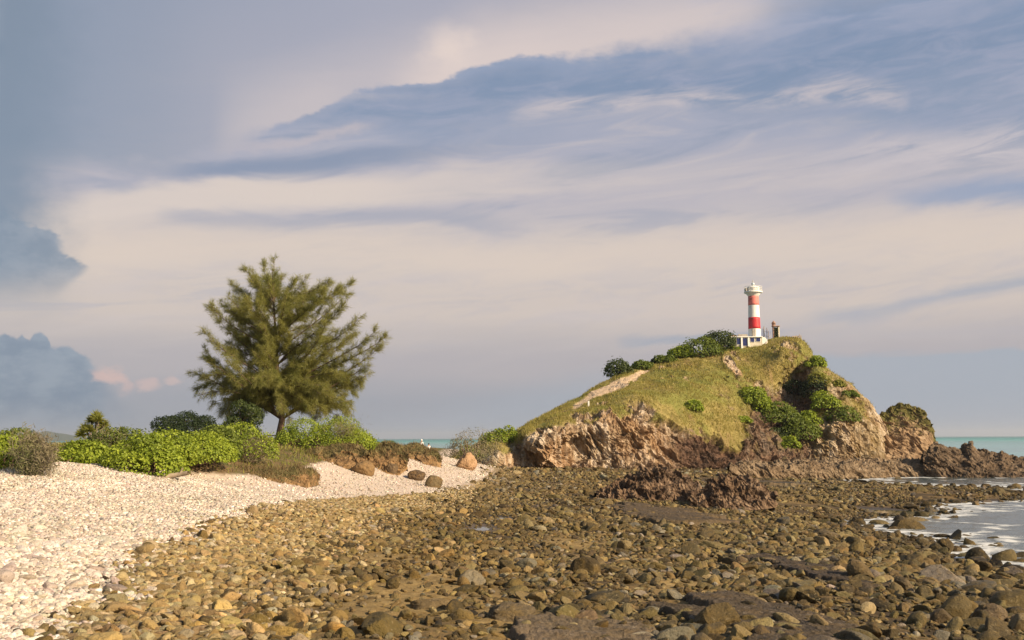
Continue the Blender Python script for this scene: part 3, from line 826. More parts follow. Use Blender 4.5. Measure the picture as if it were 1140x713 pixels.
# ------------------------------------------------------------------ rock masses standing on the shore
def mass_mat(name, stops, bumps=0.9, sc=1.0, moss=None):
    g = new_mat(name, 0.88, 0.2)
    n0 = g.noise(g.pos, 0.35 * sc, 4, 0.6); n1 = g.noise(g.pos, 1.5 * sc, 6, 0.68, 0.3); n2 = g.noise(g.pos, 7 * sc, 5, 0.7)
    c = g.ramp(g.add(g.mul(n1, 0.7), g.mul(n2, 0.3)), stops)
    c = g.mix(g.ss(n0, 0.42, 0.62, 0, 0.45), c, g.mix(1.0, c, (0.62, 0.52, 0.42), 'MULTIPLY'))
    if moss:
        c = g.mix(g.attr('cap'), c, g.mix(g.ss(n1, 0.35, 0.65), moss, tuple(v * 1.7 for v in moss)))
    g.put(g.b.inputs['Base Color'], c)
    g.put(g.b.inputs['Normal'], g.bump(g.add(n1, g.mul(n2, 0.6)), bumps, 0.10 / sc))
    return g.mat


def rock_mass(name, cols, Yb, depth, mat, amp, f, power=1.5, nc=None, seed=1, spiky=0.0, label=None, cat='rock', cap=0.0, kind=None, nf=90):
    """cols: (px, top py, base py) along the mass, standing Yb metres away and depth metres thick"""
    c = np.asarray(cols, float); n = nc or int((c[-1, 0] - c[0, 0]) * 2.2)
    px = np.linspace(c[0, 0], c[-1, 0], n)
    top = np.interp(px, c[:, 0], c[:, 1]); bas = np.interp(px, c[:, 0], c[:, 2]) + (8 if mat is M_BANK else 3)
    if isinstance(Yb, str):
        q = np.linspace(c[0, 0], c[-1, 0], 7); yy = [hit_ground(a, b)[1] for a, b in zip(q, np.interp(q, c[:, 0], c[:, 2]))]; Yb = list(zip(q, np.convolve(np.pad(yy, 1, 'edge'), [.25, .5, .25], 'valid')))
    Yb = np.interp(px, *zip(*Yb)) if isinstance(Yb, list) else np.full(n, float(Yb))
    k = np.sin(np.linspace(0.06, math.pi - 0.06, n)) ** 0.6
    t = np.linspace(0, 1, nf)[:, None]
    PY = bas + (top - bas) * t ** 0.9; D = Yb + depth * 0.55 * k * t ** power + depth * 0.2 * (1 - k)
    F = at(np.broadcast_to(px, PY.shape), PY, D)
    nb = nf // 2; s = np.linspace(0, 1, nb + 1)[1:, None]; tp = F[-1]; zb = F[0, :, 2] - 0.3
    B = np.stack([np.broadcast_to(tp[:, 0], (nb, n)), tp[:, 1] + s * depth * 0.45 * k, zb + (tp[:, 2] - zb) * (1 - s ** 2)], -1)
    G = np.concatenate([F, B]); N = grid_normals(G)
    tt = np.concatenate([np.broadcast_to(t, PY.shape), np.broadcast_to(1 - s, (nb, n))])
    d = crag(G, 1.0, f, seed * 13); d = amp * (d - d.mean() - 0.08)
    if spiky:
        d2 = spiky * (fbm(G * [1, 1, 0.25], f * 2.2, 4, seed * 7 + 3, ridged=True) - 0.15) * tt
        G = G + np.array([0, 0, 1.0]) * d2[..., None]
    G = G + N * d[..., None] * np.clip(np.minimum(tt * 6, 1), 0.2, 1)[..., None]
    N2 = grid_normals(G)
    capm = cap * sstep(tt + 0.25 * fbm(G, 0.6, 3, seed) + 0.3 * (N2[..., 2] - 0.4), 0.62, 0.80) if cap else np.zeros(tt.shape)
    o = mesh(name, G, grid_faces(*G.shape[:2]), mat, attrs=dict(cap=capm), smooth=False)
    tag(o, label, cat, kind=kind)
    return o, G, capm


M_DARK = mass_mat('dark_red_rock', [(0.30, (0.025, 0.016, 0.012)), (0.43, (0.085, 0.053, 0.034)), (0.55, (0.21, 0.14, 0.088)), (0.68, (0.42, 0.31, 0.21))])
M_LEDGE = mass_mat('brown_ledge_rock', [(0.30, (0.05, 0.036, 0.022)), (0.44, (0.15, 0.105, 0.062)), (0.57, (0.27, 0.20, 0.13)), (0.70, (0.40, 0.32, 0.23))])
M_REEF = mass_mat('reef_rock', [(0.30, (0.035, 0.024, 0.017)), (0.45, (0.095, 0.066, 0.043)), (0.58, (0.185, 0.132, 0.085)), (0.70, (0.33, 0.255, 0.175))])
M_STACK = mass_mat('stack_rock', [(0.30, (0.07, 0.042, 0.028)), (0.44, (0.22, 0.145, 0.085)), (0.57, (0.38, 0.27, 0.165)), (0.70, (0.52, 0.40, 0.28))], sc=0.6, moss=(0.085, 0.075, 0.022))
M_BANK = mass_mat('eroded_bank_earth', [(0.30, (0.07, 0.04, 0.022)), (0.44, (0.19, 0.115, 0.055)), (0.58, (0.33, 0.20, 0.09)), (0.72, (0.42, 0.29, 0.16))], moss=(0.10, 0.085, 0.035))

STACKG = rock_mass('sea_stack', [(956, 500, 514), (966, 484, 514), (976, 470, 514), (984, 460, 514), (992, 454, 514), (1003, 450, 514), (1012, 450.5, 514), (1022, 454, 514), (1030, 460, 514), (1036, 471, 514), (1040, 485, 514), (1046, 503, 514)], 133, 15, M_STACK, 0.8, 0.36, 1.0, nc=260, seed=3, label='round-topped pale rock stack with a grassy cap beside the headland', cat='sea stack', cap=1.0, nf=150)
rock_mass('rock_ledge', [(812, 519, 529), (830, 516, 530), (860, 517, 531), (880, 515, 533), (905, 514, 534), (935, 513, 534), (970, 514, 535), (1000, 513, 535), (1030, 514, 536), (1060, 518, 536), (1075, 526, 536)], [(812, 98), (900, 104), (1000, 112), (1075, 113)], 13, M_LEDGE, 0.55, 0.55, 3.2, seed=5, spiky=0.35, label='long flat-topped brown rock ledge at the foot of the cliffs', cat='rock ledge')
rock_mass('rock_reef', [(1028, 508, 532), (1036, 497, 532), (1046, 495, 533), (1060, 500, 534), (1073, 503, 534), (1079, 494, 534), (1082, 493, 534), (1090, 503, 534), (1105, 506, 534), (1116, 504, 534), (1126, 510, 534), (1140, 512, 535), (1160, 512, 535), (1200, 521, 535), (1230, 530, 535)], 110, 18, M_REEF, 0.6, 0.5, 1.7, seed=8, spiky=0.32, label='jagged dark reef of rocks running out to sea at the right', cat='reef', nf=120)
rock_mass('rock_outcrop', [(664, 552, 561), (676, 545, 561), (690, 537, 562), (706, 529, 562), (720, 525, 563), (738, 522, 563), (748, 526, 563), (762, 530, 563), (772, 537, 562), (786, 548, 560)], 57, 6.5, M_DARK, 0.55, 0.8, 1.2, nc=330, seed=11, spiky=0.35, label='larger jagged dark red rock outcrop rising from the middle of the flat', cat='rock outcrop', nf=130)
rock_mass('rock_outcrop', [(768, 553, 564), (780, 545, 565), (796, 536, 566), (812, 533, 566), (828, 533, 566), (842, 537, 565), (853, 545, 564), (864, 554, 562)], 54, 5.0, M_DARK, 0.5, 0.9, 1.2, nc=260, seed=14, spiky=0.25, label='smaller jagged dark red outcrop beside the larger one, nearer the tide pool', cat='rock outcrop', nf=110)
rock_mass('earth_bank', [(332, 516, 522), (338, 508, 521), (348, 500, 521), (364, 497, 522), (384, 494, 522), (398, 496, 521), (410, 504, 518)], 59, 6, M_BANK, 0.25, 0.7, 1.2, nc=220, seed=17, label='orange eroded earth bank below the rounded green bush', cat='earth bank', cap=0.8)
rock_mass('earth_bank', [(400, 508, 520), (406, 498, 522), (420, 496, 523), (432, 492, 524), (444, 496, 522), (454, 506, 514)], 65, 6, M_BANK, 0.28, 0.7, 1.2, nc=200, seed=19, label='brown scrubby earth bank in the middle, behind the round boulders', cat='earth bank', cap=1.0)
rock_mass('earth_bank', [(440, 508, 514), (446, 497, 514), (456, 493, 514), (468, 495, 514), (478, 499, 514), (486, 502, 514), (491, 510, 514)], 71, 7, M_BANK, 0.28, 0.6, 1.2, nc=190, seed=23, label='low earth bank with the two people standing beyond it', cat='earth bank', cap=1.0)
rock_mass('scrub_bank', [(188, 524, 530), (200, 518, 531), (230, 521, 533), (260, 522, 535), (285, 522, 538), (305, 523, 541), (318, 522, 543), (335, 520, 539), (348, 523, 534), (356, 528, 532)], [(188, 42), (230, 44.5), (300, 46), (340, 49), (356, 52)], 6, M_BANK, 0.22, 0.8, 1.0, nc=420, seed=29, label='low brown bank of dry scrub along the top of the shingle', cat='scrub bank', cap=1.0)
# ------------------------------------------------------------------ loose stones
def ico(sub):
    bm = bmesh.new(); bmesh.ops.create_icosphere(bm, subdivisions=sub, radius=1.0)
    V = np.array([v.co[:] for v in bm.verts]); F = np.array([[v.index for v in f.verts] for f in bm.faces], np.int32); bm.free()
    return V, F


ICO = {s: ico(s) for s in (1, 2, 3, 4)}


def rock_protos(n, sub, seed, p=9, rnd=0.04, planes=(9, 15)):
    V, F = ICO[sub]; out = []
    for k in range(n):
        r = np.random.default_rng(seed * 100 + k)
        m = r.integers(*planes); nn = r.normal(size=(m, 3)); nn /= np.linalg.norm(nn, axis=1, keepdims=True)
        d = r.uniform(0.62, 1.05, m)
        s = np.maximum(V @ nn.T, 0) / d
        rad = np.minimum((np.sum(s ** p, 1) + 0.75 ** p) ** (-1 / p), 1.35)
        W = V * rad[:, None]
        if sub > 1: W = W + V * (rnd * fbm(V + k * 3.1, 2.2, 3, k))[:, None] + (V * (0.035 * fbm(V * [1, 1, 3] + k, 4.5, 2, k + 40))[:, None] if sub > 2 else 0)
        W = W * r.uniform(0.85, 1.15, 3)
        out.append(W)
    return np.array(out), F


ANG = {s: rock_protos(22, s, 3, 24, 0.09, (6, 10)) for s in (2, 3, 4)}                    # angular slabs of the flat
RND = {s: rock_protos(14, s, 8, 7, 0.05, (8, 12)) for s in (1, 2, 3, 4)}  # worn shingle


def rand_pts(n, rmin, rmax, amin=-33, amax=33):
    a = np.radians(RNG.uniform(amin, amax, n)); r = np.sqrt(RNG.uniform(rmin ** 2, rmax ** 2, n))
    return r * np.sin(a), r * np.cos(a)


def thin(x, y, s, k=0.85):
    """dart throwing: keep stones, largest first, that do not sit inside one already kept"""
    o = np.argsort(-s); cell = {}; keep = []
    c0 = 0.6
    for i in o:
        cx, cy = int(x[i] // c0), int(y[i] // c0); ok = True; R = int(1 + s[i] * 2 // c0)
        for dx in range(-R, R + 1):
            for dy in range(-R, R + 1):
                for j in cell.get((cx + dx, cy + dy), ()):
                    if (x[i] - x[j]) ** 2 + (y[i] - y[j]) ** 2 < (k * (s[i] + s[j])) ** 2: ok = False; break
                if not ok: break
            if not ok: break
        if ok: keep.append(i); cell.setdefault((cx, cy), []).append(i)
    return np.array(keep, int)


def xforms(n, s, flat=(0.45, 0.8), tilt=0.3, yaw=None):
    """3x3 matrices for stones of half-size s"""
    yaw = RNG.uniform(0, 2 * math.pi, n) if yaw is None else yaw
    ax = np.stack([RNG.normal(0, tilt, n), RNG.normal(0, tilt, n), np.ones(n)], 1)
    R = rot_from(ax, yaw)
    sc = np.stack([s * RNG.uniform(0.95, 1.45, n), s * RNG.uniform(0.7, 1.0, n), s * RNG.uniform(*flat, n)], 1)
    return R * sc[:, None, :]


def bake(P, M, C, protos, which):
    PR, F = protos; nv = PR.shape[1]
    V = np.einsum('nij,nvj->nvi', M, PR[which]) + P[:, None]
    n = len(P)
    FF = (F[None] + (np.arange(n) * nv)[:, None, None]).reshape(-1, 3)
    return V.reshape(-1, 3), FF, np.repeat(C, nv, 0)


def join(parts):
    off = 0; VV, FF, CC = [], [], []
    for V, F, C in parts:
        VV.append(V); FF.append(F + off); CC.append(C); off += len(V)
    return np.concatenate(VV), np.concatenate(FF), np.concatenate(CC)


MAT_ROCK = rock_mat('flat_rock_mass', 'col'); MAT_ROCK1 = rock_mat('flat_rock', 'object')
MAT_PEB = rock_mat('shingle_mass', 'col', 30, 0.85, (0.42, 0.31, 0.2), 0.3, (0.66, 0.57, 0.47), 0.3)
MAT_PEB1 = rock_mat('shingle_stone', 'object', 22, 0.85, (0.36, 0.25, 0.15), 0.45, (0.62, 0.52, 0.42), 0.5)


def pick_cols(n, table, w, sg=0.2):
    t = np.array(table); c = t[RNG.choice(len(t), n, p=np.array(w) / sum(w))]
    return np.clip(c * np.clip(np.exp(RNG.normal(-.04, sg, (n, 1))), .4, 1.6) * RNG.uniform(0.94, 1.06, (n, 3)), 0.01, 0.85)


T_FLAT = [(0.150, 0.108, 0.044), (0.205, 0.152, 0.066), (0.080, 0.059, 0.029), (0.27, 0.208, 0.105), (0.17, 0.115, 0.042), (0.22, 0.19, 0.145)]
W_FLAT = [5, 5, 3, 2.2, 3, 1.6]
T_OCH = [(0.34, 0.255, 0.125), (0.28, 0.20, 0.09), (0.42, 0.33, 0.19), (0.20, 0.14, 0.07), (0.34, 0.22, 0.085), (0.46, 0.38, 0.27)]
W_OCH = [5, 5, 3, 2.5, 1.0, 1.4]
T_WHI = [(0.60, 0.515, 0.435), (0.66, 0.58, 0.505), (0.53, 0.435, 0.36), (0.40, 0.315, 0.25), (0.57, 0.465, 0.39), (0.68, 0.61, 0.54)]
W_WHI = [5, 4, 3, 1.5, 3, 3]


def scatter():
    # candidate stones in world space, larger ones first; then each gets the character of the zone it lies in
    xs, ys, ss = [], [], []
    for n, r0, r1, lo, hi in ((9000, 8.5, 34, 0.060, 0.135), (24000, 34, 118, 0.09, 0.20), (130, 9, 40, 0.14, 0.26), (500, 40, 118, 0.20, 0.38), (24000, 8.0, 34, 0.038, 0.065), (40000, 34, 90, 0.06, 0.10)):
        x, y = rand_pts(n, r0, r1); xs.append(x); ys.append(y); ss.append(lo + (hi - lo) * RNG.power(0.55, n))
    x, y, s = map(np.concatenate, (xs, ys, ss))
    z = ground_z(x, y); w, oc, fl, sc, px, py = zones(x, y, z)
    dens = fbm(np.stack([x, y], -1), 0.11, 3, 301) + 0.6 * fbm(np.stack([x, y], -1), 0.4, 2, 302)
    u = RNG.random(len(x))
    pool = np.zeros(len(x))
    for cx, cy, cz, rx, ry in POOLS: pool = np.maximum(pool, np.exp(-(((x - cx) / rx) ** 2 + ((y - cy) / ry) ** 2) * 0.5))
    s = np.where((z < 0.0) & (u < 0.3), s * 1.9, s)
    ok = (z > -0.22 - 0.25 * u - 0.2 * (u < .12)) & (py < 760) & (sc < 0.3) & (pool < 0.35 + 0.3 * u)
    bare = sstep(dens, 0.08, 0.26) * (s < 0.2)                          # muddy bare patches
    ok &= (u > bare * 0.92) & (RNG.random(len(x)) > mud_at(x, y) * 0.93)
    isw = w > RNG.random(len(x)); iso = (~isw) & (oc > RNG.random(len(x)))
    s = np.where(isw, s * np.clip(1.15 - 0.035 * (y - 10), 0.38, 1.15), np.where(iso, s * np.clip(1.0 - 0.010 * (y - 10), 0.42, 1.0), s))
    s = np.where(~isw & ~iso, s * (1 + 0.5 * sstep(px, 640, 900) * sstep(py, 590, 650)), s)
    ok &= ~(isw & (u > np.clip(1.0 - (y - 14) / 22, 0.05, 0.9)))
    ok &= ~(iso & (s > 0.24))
    x, y, z, s, isw, iso, px, py = [a[ok] for a in (x, y, z, s, isw, iso, px, py)]
    k = thin(x, y, s, 0.80)
    x, y, z, s, isw, iso, px, py = [a[k] for a in (x, y, z, s, isw, iso, px, py)]
    n = len(x)
    C = np.where(isw[:, None], pick_cols(n, T_WHI, W_WHI), np.where(iso[:, None], pick_cols(n, T_OCH, W_OCH) * 1.12, pick_cols(n, T_FLAT, W_FLAT, .34) * 0.92))
    near = np.exp(-np.maximum(px - np.interp(py, WHITE[:, 0], WHITE[:, 1]), 0) / 70)[:, None] * iso[:, None]
    C = C * (1 - 0.5 * near) + np.array([0.47, 0.375, 0.26]) * 0.5 * near * RNG.uniform(.75, 1.2, (n, 1))
    gold = (sstep(760 - px, 0, 420) * sstep(py, 540, 600) * (0.55 + fbm(np.stack([x, y], -1), .2, 3, 377)))[:, None] * (~isw)[:, None]
    C = C * (1 + gold * np.array([0.34, 0.20, -0.14]))
    wet = sstep(0.35 - z, 0, 0.3)[:, None] * (~isw)[:, None]
    C = C * (1 - 0.5 * wet)
    yaw = np.where(RNG.random(n) < 0.6, RNG.normal(0.5, 0.5, n), RNG.uniform(0, 6.28, n))
    M = xforms(n, s, (0.42, 0.95), 0.48, yaw)
    pl = (RNG.random(n) < .35) & ~isw & ~iso; M[pl] = xforms(int(pl.sum()), s[pl] * 1.15, (0.22, 0.42), 0.42, yaw[pl])
    M[isw] = xforms(int(isw.sum()), s[isw], (0.5, 0.9), 0.3)
    P = np.stack([x, y, z + s * np.where(isw, 0.18, 0.22)], 1)
    size = s / np.hypot(x, y)
    vis = (px > -25) & (px < 1165) & (py < 735) & (py > 480)
    order = np.argsort(-size * vis)
    # the stones that show largest are objects of their own
    single = np.zeros(n, bool); cnt = {'flat': 0, 'white': 0}
    for i in order:
        kd = 'white' if isw[i] else 'flat'
        if cnt[kd] < (300 if kd == 'flat' else 160) and vis[i]: single[i] = True; cnt[kd] += 1
    protoA = [mesh('shore_rock', W, ANG[4][1], MAT_ROCK1, link=False, smooth=False).data for W in ANG[4][0]]
    protoR = [mesh('shore_rock', W, RND[4][1], MAT_ROCK1, link=False).data for W in RND[4][0]]
    protoP = [mesh('shingle_stone', W, RND[4][1], MAT_PEB1, link=False).data for W in RND[4][0]]
    for i in np.nonzero(single)[0]:
        if isw[i]: nm, me = 'shingle_stone', protoP[RNG.integers(len(protoP))]
        elif iso[i] and RNG.random() < .7: nm, me = 'shore_rock', protoR[RNG.integers(len(protoR))]
        else: nm, me = 'shore_rock', protoA[RNG.integers(len(protoA))]
        o = bpy.data.objects.new(nm, me); COL.objects.link(o)
        m = Matrix(M[i].tolist()).to_4x4(); m.translation = Vector(P[i].tolist()); o.matrix_world = m
        o.color = (*[float(v) for v in C[i]], 1)
        if isw[i]: tag(o, 'pale shingle stone among the larger stones where the white beach reaches the bottom edge', 'stone', 'pale stones low on the beach')
        elif iso[i]: tag(o, 'yellow-brown worn rock in the ochre strip between white shingle and dark flat', 'rock', 'ochre rocks below the shingle')
        elif px[i] > 940 and py[i] < 640: tag(o, 'dark wet rock at the edge of the foaming water', 'rock', 'wet rocks along the water')
        elif py[i] > 640: tag(o, 'large olive-brown angular rock strewn across the front of the tidal flat', 'rock', 'rocks at the front of the flat')
        else: tag(o, 'olive-brown angular rock strewn across the middle and back of the tidal flat', 'rock', 'rocks on the middle of the flat')
    parts, wparts = [], []
    for lod, lo, hi in ((4, 9e9, 9e9), (3, 0.0055, 9e9), (2, 0, 0.0055)):
        m = (~single) & (size >= lo) & (size < hi)
        for msk, src, dst in ((m & ~isw & ~iso, ANG, parts), (m & iso, RND, parts), (m & isw, RND, wparts)):
            if msk.sum(): dst.append(bake(P[msk], M[msk], C[msk], src[lod], RNG.integers(len(src[lod][0]), size=int(msk.sum()))))
    # small rubble between them on the flat and the ochre strip
    for n, r0, r1, lo, hi in ((26000, 8, 24, 0.03, 0.085), (60000, 24, 62, 0.04, 0.095)):
        x, y = rand_pts(n, r0, r1); z = ground_z(x, y); w, oc, fl, sc, px, py = zones(x, y, z)
        d = fbm(np.stack([x, y], -1), 0.35, 3, 311); u = RNG.random(n)
        k = (u > w) & (z > 0.05) & (sc < 0.3) & (RNG.random(n) < np.where(oc > 0.4, 0.95, np.clip(0.30 + 1.6 * d, .06, 1))) & (px > -40) & (px < 1180)
        k &= RNG.random(n) > mud_at(x, y) * 0.8
        x, y, z, oc = x[k], y[k], z[k], oc[k]; n = len(x); s = RNG.uniform(lo, hi, n) * np.where(oc > .4, 1.0, 0.8)
        io = oc > RNG.random(n)
        C = np.where(io[:, None], pick_cols(n, T_OCH, W_OCH) * 1.12, pick_cols(n, T_FLAT, W_FLAT, .34) * 0.92)
        parts.append(bake(np.stack([x, y, z + s * 0.25], 1), xforms(n, s), C, RND[2], RNG.integers(len(RND[2][0]), size=n)))
    V, F, C = join(parts)
    tag(mesh('rubble', V, F, MAT_ROCK, cols=dict(col=C), smooth=False), 'countless smaller brown stones covering the flat', 'rubble', kind='stuff')
    # white shingle
    for n, r0, r1, lo, hi, sub in ((80000, 8, 21, 0.020, 0.055, 2), (150000, 21, 44, 0.027, 0.066, 1), (90000, 44, 108, 0.035, 0.075, 1)):
        x, y = rand_pts(n, r0, r1, -34, 2)
        z = ground_z(x, y); w, oc, fl, sc, px, py = zones(x, y, z)
        k = (w > RNG.random(n)) & (RNG.random(n) > sc * 1.2) & (px > -40)
        if r0 > 40: k &= RNG.random(n) < 0.5
        x, y, z = x[k], y[k], z[k]; n = len(x); s = lo + (hi - lo) * RNG.power(0.5, n)
        C = pick_cols(n, T_WHI, W_WHI)
        pt = fbm(np.stack([x, y], -1), 0.25, 3, 333)[:, None]; C = C * (1 + 0.35 * pt) * np.array([1, 1 - 0.0, 1])
        wparts.append(bake(np.stack([x, y, z + s * RNG.uniform(0.1, 0.5, n)], 1), xforms(n, s, (0.5, 0.9), 0.4), np.clip(C, .02, .85), RND[sub], RNG.integers(len(RND[sub][0]), size=n)))
    V, F, C = join(wparts)
    tag(mesh('pebbles', V, F, MAT_PEB, cols=dict(col=C)), 'white coral shingle and pebbles of the upper beach', 'shingle', kind='stuff')


scatter()


# named boulders and slabs, each one of a kind
def boulder(px, py0, py1, w, Y, label, col, seed, sub=4, ang=True, mat=None, zoff=-0.1, yaw=0.0, dy=1.0, name='boulder'):
    """px centre, py0 top, py1 base, w width in photo pixels at distance Y"""
    V, F = ico(5); r = np.random.default_rng(seed)
    m = r.integers(10, 16); nn = r.normal(size=(m, 3)); nn /= np.linalg.norm(nn, axis=1, keepdims=True); d = r.uniform(0.7, 1.0, m)
    p = 8 if ang else 4
    s = np.maximum(V @ nn.T, 0) / d; rad = np.minimum((np.sum(s ** p, 1) + 0.8 ** p) ** (-1 / p), 1.3)
    W = V * (rad + 0.16 * fbm(V, 1.6, 3, seed) + 0.17 * fbm(V * [1, 1, 1.6], 2.6, 5, seed + 1, gain=.6, ridged=True))[:, None]
    W = W / np.abs(W).max(0)
    a = at(px, py1, Y); b = at(px, py0, Y); h = b[2] - a[2]; hw = w / FPX * Y / 2
    c, sn = math.cos(yaw), math.sin(yaw)
    W = W * [hw, hw * dy, h * 0.62]
    o = mesh(name, W, F, mat or MAT_ROCK1)
    o.location = (float(a[0]), float(a[1]) + hw * dy * 0.6, float(a[2]) + h * 0.36 + zoff); o.rotation_euler = (0, 0, yaw)
    o.color = (*col, 1)
    return tag(o, label, 'boulder')


def sit(px, py):
    return float(hit_ground(px, py)[1])


MAT_EARTH = rock_mat('earthy_boulder', 'object', 6, 0.9, (0.26, 0.15, 0.06), 0.7, (0.36, 0.26, 0.14), 0.9)
for a in [(405, 507, 529, 30, (0.23, 0.145, 0.07), 'rounded tan boulder at the foot of the earth banks', 41, MAT_EARTH),
          (436, 514, 528, 15, (0.12, 0.08, 0.045), 'small dark brown boulder just right of the rounded tan one', 42, MAT_EARTH),
          (463, 521, 535, 21, (0.10, 0.065, 0.04), 'dark boulder on the white sand, the left one of a pair', 43, MAT_EARTH),
          (484, 527, 543, 22, (0.16, 0.115, 0.06), 'olive-topped boulder on the white sand, the right one of a pair', 44, MAT_EARTH),
          (518, 502, 523, 26, (0.42, 0.26, 0.15), 'orange leaning boulder beside the shrubs at the tip of the headland', 45, MAT_EARTH)]:
    px, y0, y1, w, c, lab, sd_, mt = a
    boulder(px, y0, y1, w, sit(px, y1), lab, c, sd_, mat=mt, ang=(sd_ == 45), dy=0.8)
for px, y0, y1, w, c, lab, sd_ in [(648, 670, 697, 36, (0.20, 0.13, 0.075), 'smooth reddish brown boulder just behind the grey slab at the bottom edge', 51),
          (566, 660, 690, 60, (0.15, 0.11, 0.065), 'broad dark tilted rock left of the smooth reddish boulder', 52),
          (690, 652, 672, 24, (0.05, 0.042, 0.03), 'small upright black stone standing on its end', 53),
          (479, 659, 678, 48, (0.17, 0.12, 0.06), 'low brown block lying on the bare muddy patch', 54),
          (524, 626, 651, 34, (0.24, 0.20, 0.14), 'round grey boulder in the thick of the stones', 55),
          (258, 688, 712, 36, (0.42, 0.31, 0.19), 'large rounded tan stone at the bottom of the ochre strip', 56),
          (1108, 664, 692, 46, (0.14, 0.10, 0.06), 'big rounded dark boulder near the bottom right corner', 57),
          (1022, 574, 587, 34, (0.17, 0.125, 0.06), 'low brown rock standing in the water off the end of the stones', 61),
          (1047, 585, 593, 26, (0.11, 0.085, 0.05), 'dark rock awash in the foam, right of the low brown one', 62),
          (1063, 581, 587, 16, (0.13, 0.10, 0.06), 'small rock awash furthest out in the foam', 63),
          (920, 585, 600, 34, (0.12, 0.09, 0.055), 'flat dark rock in the middle distance left of the foam', 58)]:
    boulder(px, y0, y1, w, sit(px, y1), lab, c, sd_, ang=sd_ not in (51, 56, 57), dy=0.8)


def slab(name, px0, px1, py0, py1, thick, col, label, seed, tiltx=0.0):
    """low layered shelf of rock spread over the ground between photo pixels"""
    c = hit_ground((px0 + px1) / 2, (py0 + py1) / 2)
    n = 340; m = 170
    far = hit_ground((px0 + px1) / 2, py0); near = hit_ground((px0 + px1) / 2, py1)
    hx = (px1 - px0) / FPX * c[1] / 2; hy = (far[1] - near[1]) / 2
    U, Vv = np.meshgrid(np.linspace(-1, 1, n), np.linspace(-1, 1, m))
    x = c[0] + U * hx; y = (far[1] + near[1]) / 2 + Vv * hy
    P = np.stack([x, y, 0 * x], -1)
    ed = 1 - np.maximum(np.abs(U), np.abs(Vv)); r = np.hypot(U, Vv)
    k = sstep(0.70 - r + 0.85 * fbm(P, 0.6, 5, seed), 0.0, 0.14) * sstep(ed, 0, .08)
    ly = thick * (0.75 + 0.5 * fbm(P * [0.5, 1.6, 1], 0.9, 3, seed + 1)); q = ly / (thick * 0.3); ly = (np.floor(q) + sstep(q - np.floor(q), .5, .95)) * thick * 0.3
    z = ground_base(x, y) - 0.20 + k * (0.22 + ly + 0.07 * fbm(P * [.6, 1.7, 1], 2.5, 5, seed + 2, gain=.6, ridged=True) + .05 * fbm(P * [.5, 2, 1], 7.0, 3, seed + 7, ridged=True)) + 0.10 * fbm(P, 0.3, 2, 3) + tiltx * U * k
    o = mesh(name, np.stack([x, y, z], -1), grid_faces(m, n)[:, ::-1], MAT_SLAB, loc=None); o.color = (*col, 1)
    return tag(o, label, 'rock slab')


MAT_SLAB = rock_mat('slab_rock', 'object', 7, 0.8, (0.15, 0.10, 0.05), 0.8, (0.28, 0.23, 0.17), 1.0)
slab('rock_slab', 520, 800, 678, 760, 0.035, (0.17, 0.125, 0.08), 'grey layered slab of rock along the bottom edge, left of the black one', 71)
slab('rock_slab', 730, 1000, 664, 745, 0.045, (0.09, 0.066, 0.042), 'black wet ridged slab of rock along the bottom edge', 72)
slab('rock_slab', 840, 1005, 622, 660, 0.06, (0.06, 0.044, 0.03), 'rock shelf right of the middle, black shadow put into its colour', 74)  # near-black colour paints in the shadow lying here
slab('rock_slab', 660, 820, 560, 588, 0.10, (0.10, 0.07, 0.04), 'long dark low rock shelf in front of the red outcrops', 75)
# ------------------------------------------------------------------ vegetation
LM_BRIGHT = leaf_mat('bright_leaf', (0.16, 0.22, 0.020), (0.36, 0.42, 0.045), (0.12, 0.17, 0.02), 0.3)
LM_MID = leaf_mat('mid_leaf', (0.10, 0.145, 0.022), (0.20, 0.235, 0.042), (0.065, 0.10, 0.018))
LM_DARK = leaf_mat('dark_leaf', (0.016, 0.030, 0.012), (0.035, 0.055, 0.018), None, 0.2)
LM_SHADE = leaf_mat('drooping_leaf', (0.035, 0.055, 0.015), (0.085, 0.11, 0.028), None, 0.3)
LM_COVER = leaf_mat('creeper_leaf', (0.15, 0.17, 0.028), (0.27, 0.26, 0.055), (0.20, 0.16, 0.05), 0.3, 0.8, 0.4)
LM_DRY = leaf_mat('dry_twig_leaf', (0.17, 0.14, 0.085), (0.28, 0.24, 0.15), (0.15, 0.17, 0.06), 0.2, 0.8)
LM_BROWN = leaf_mat('brown_scrub', (0.11, 0.075, 0.038), (0.23, 0.16, 0.075), (0.10, 0.10, 0.035), 0.2, 0.8)
LM_GRASS = leaf_mat('hill_grass', (0.21, 0.18, 0.042), (0.40, 0.335, 0.11), (0.22, 0.24, 0.055), 0.35, 0.8, 0.25)
LM_NEEDLE = leaf_mat('casuarina_needle', (0.19, 0.195, 0.055), (0.35, 0.335, 0.115), (0.16, 0.18, 0.05), 0.5, 0.7, 0.7)
BARK = plain('bark', (0.13, 0.085, 0.06), 0.9, 0.3, 4.0)
BARK_GREY = plain('grey_bark', (0.22, 0.18, 0.14), 0.9, 0.3, 8.0)


def rdirs(n, zmin=-0.25):
    v = RNG.normal(size=(n * 3, 3)); v /= np.linalg.norm(v, axis=1, keepdims=True)
    return v[v[:, 2] > zmin][:n]


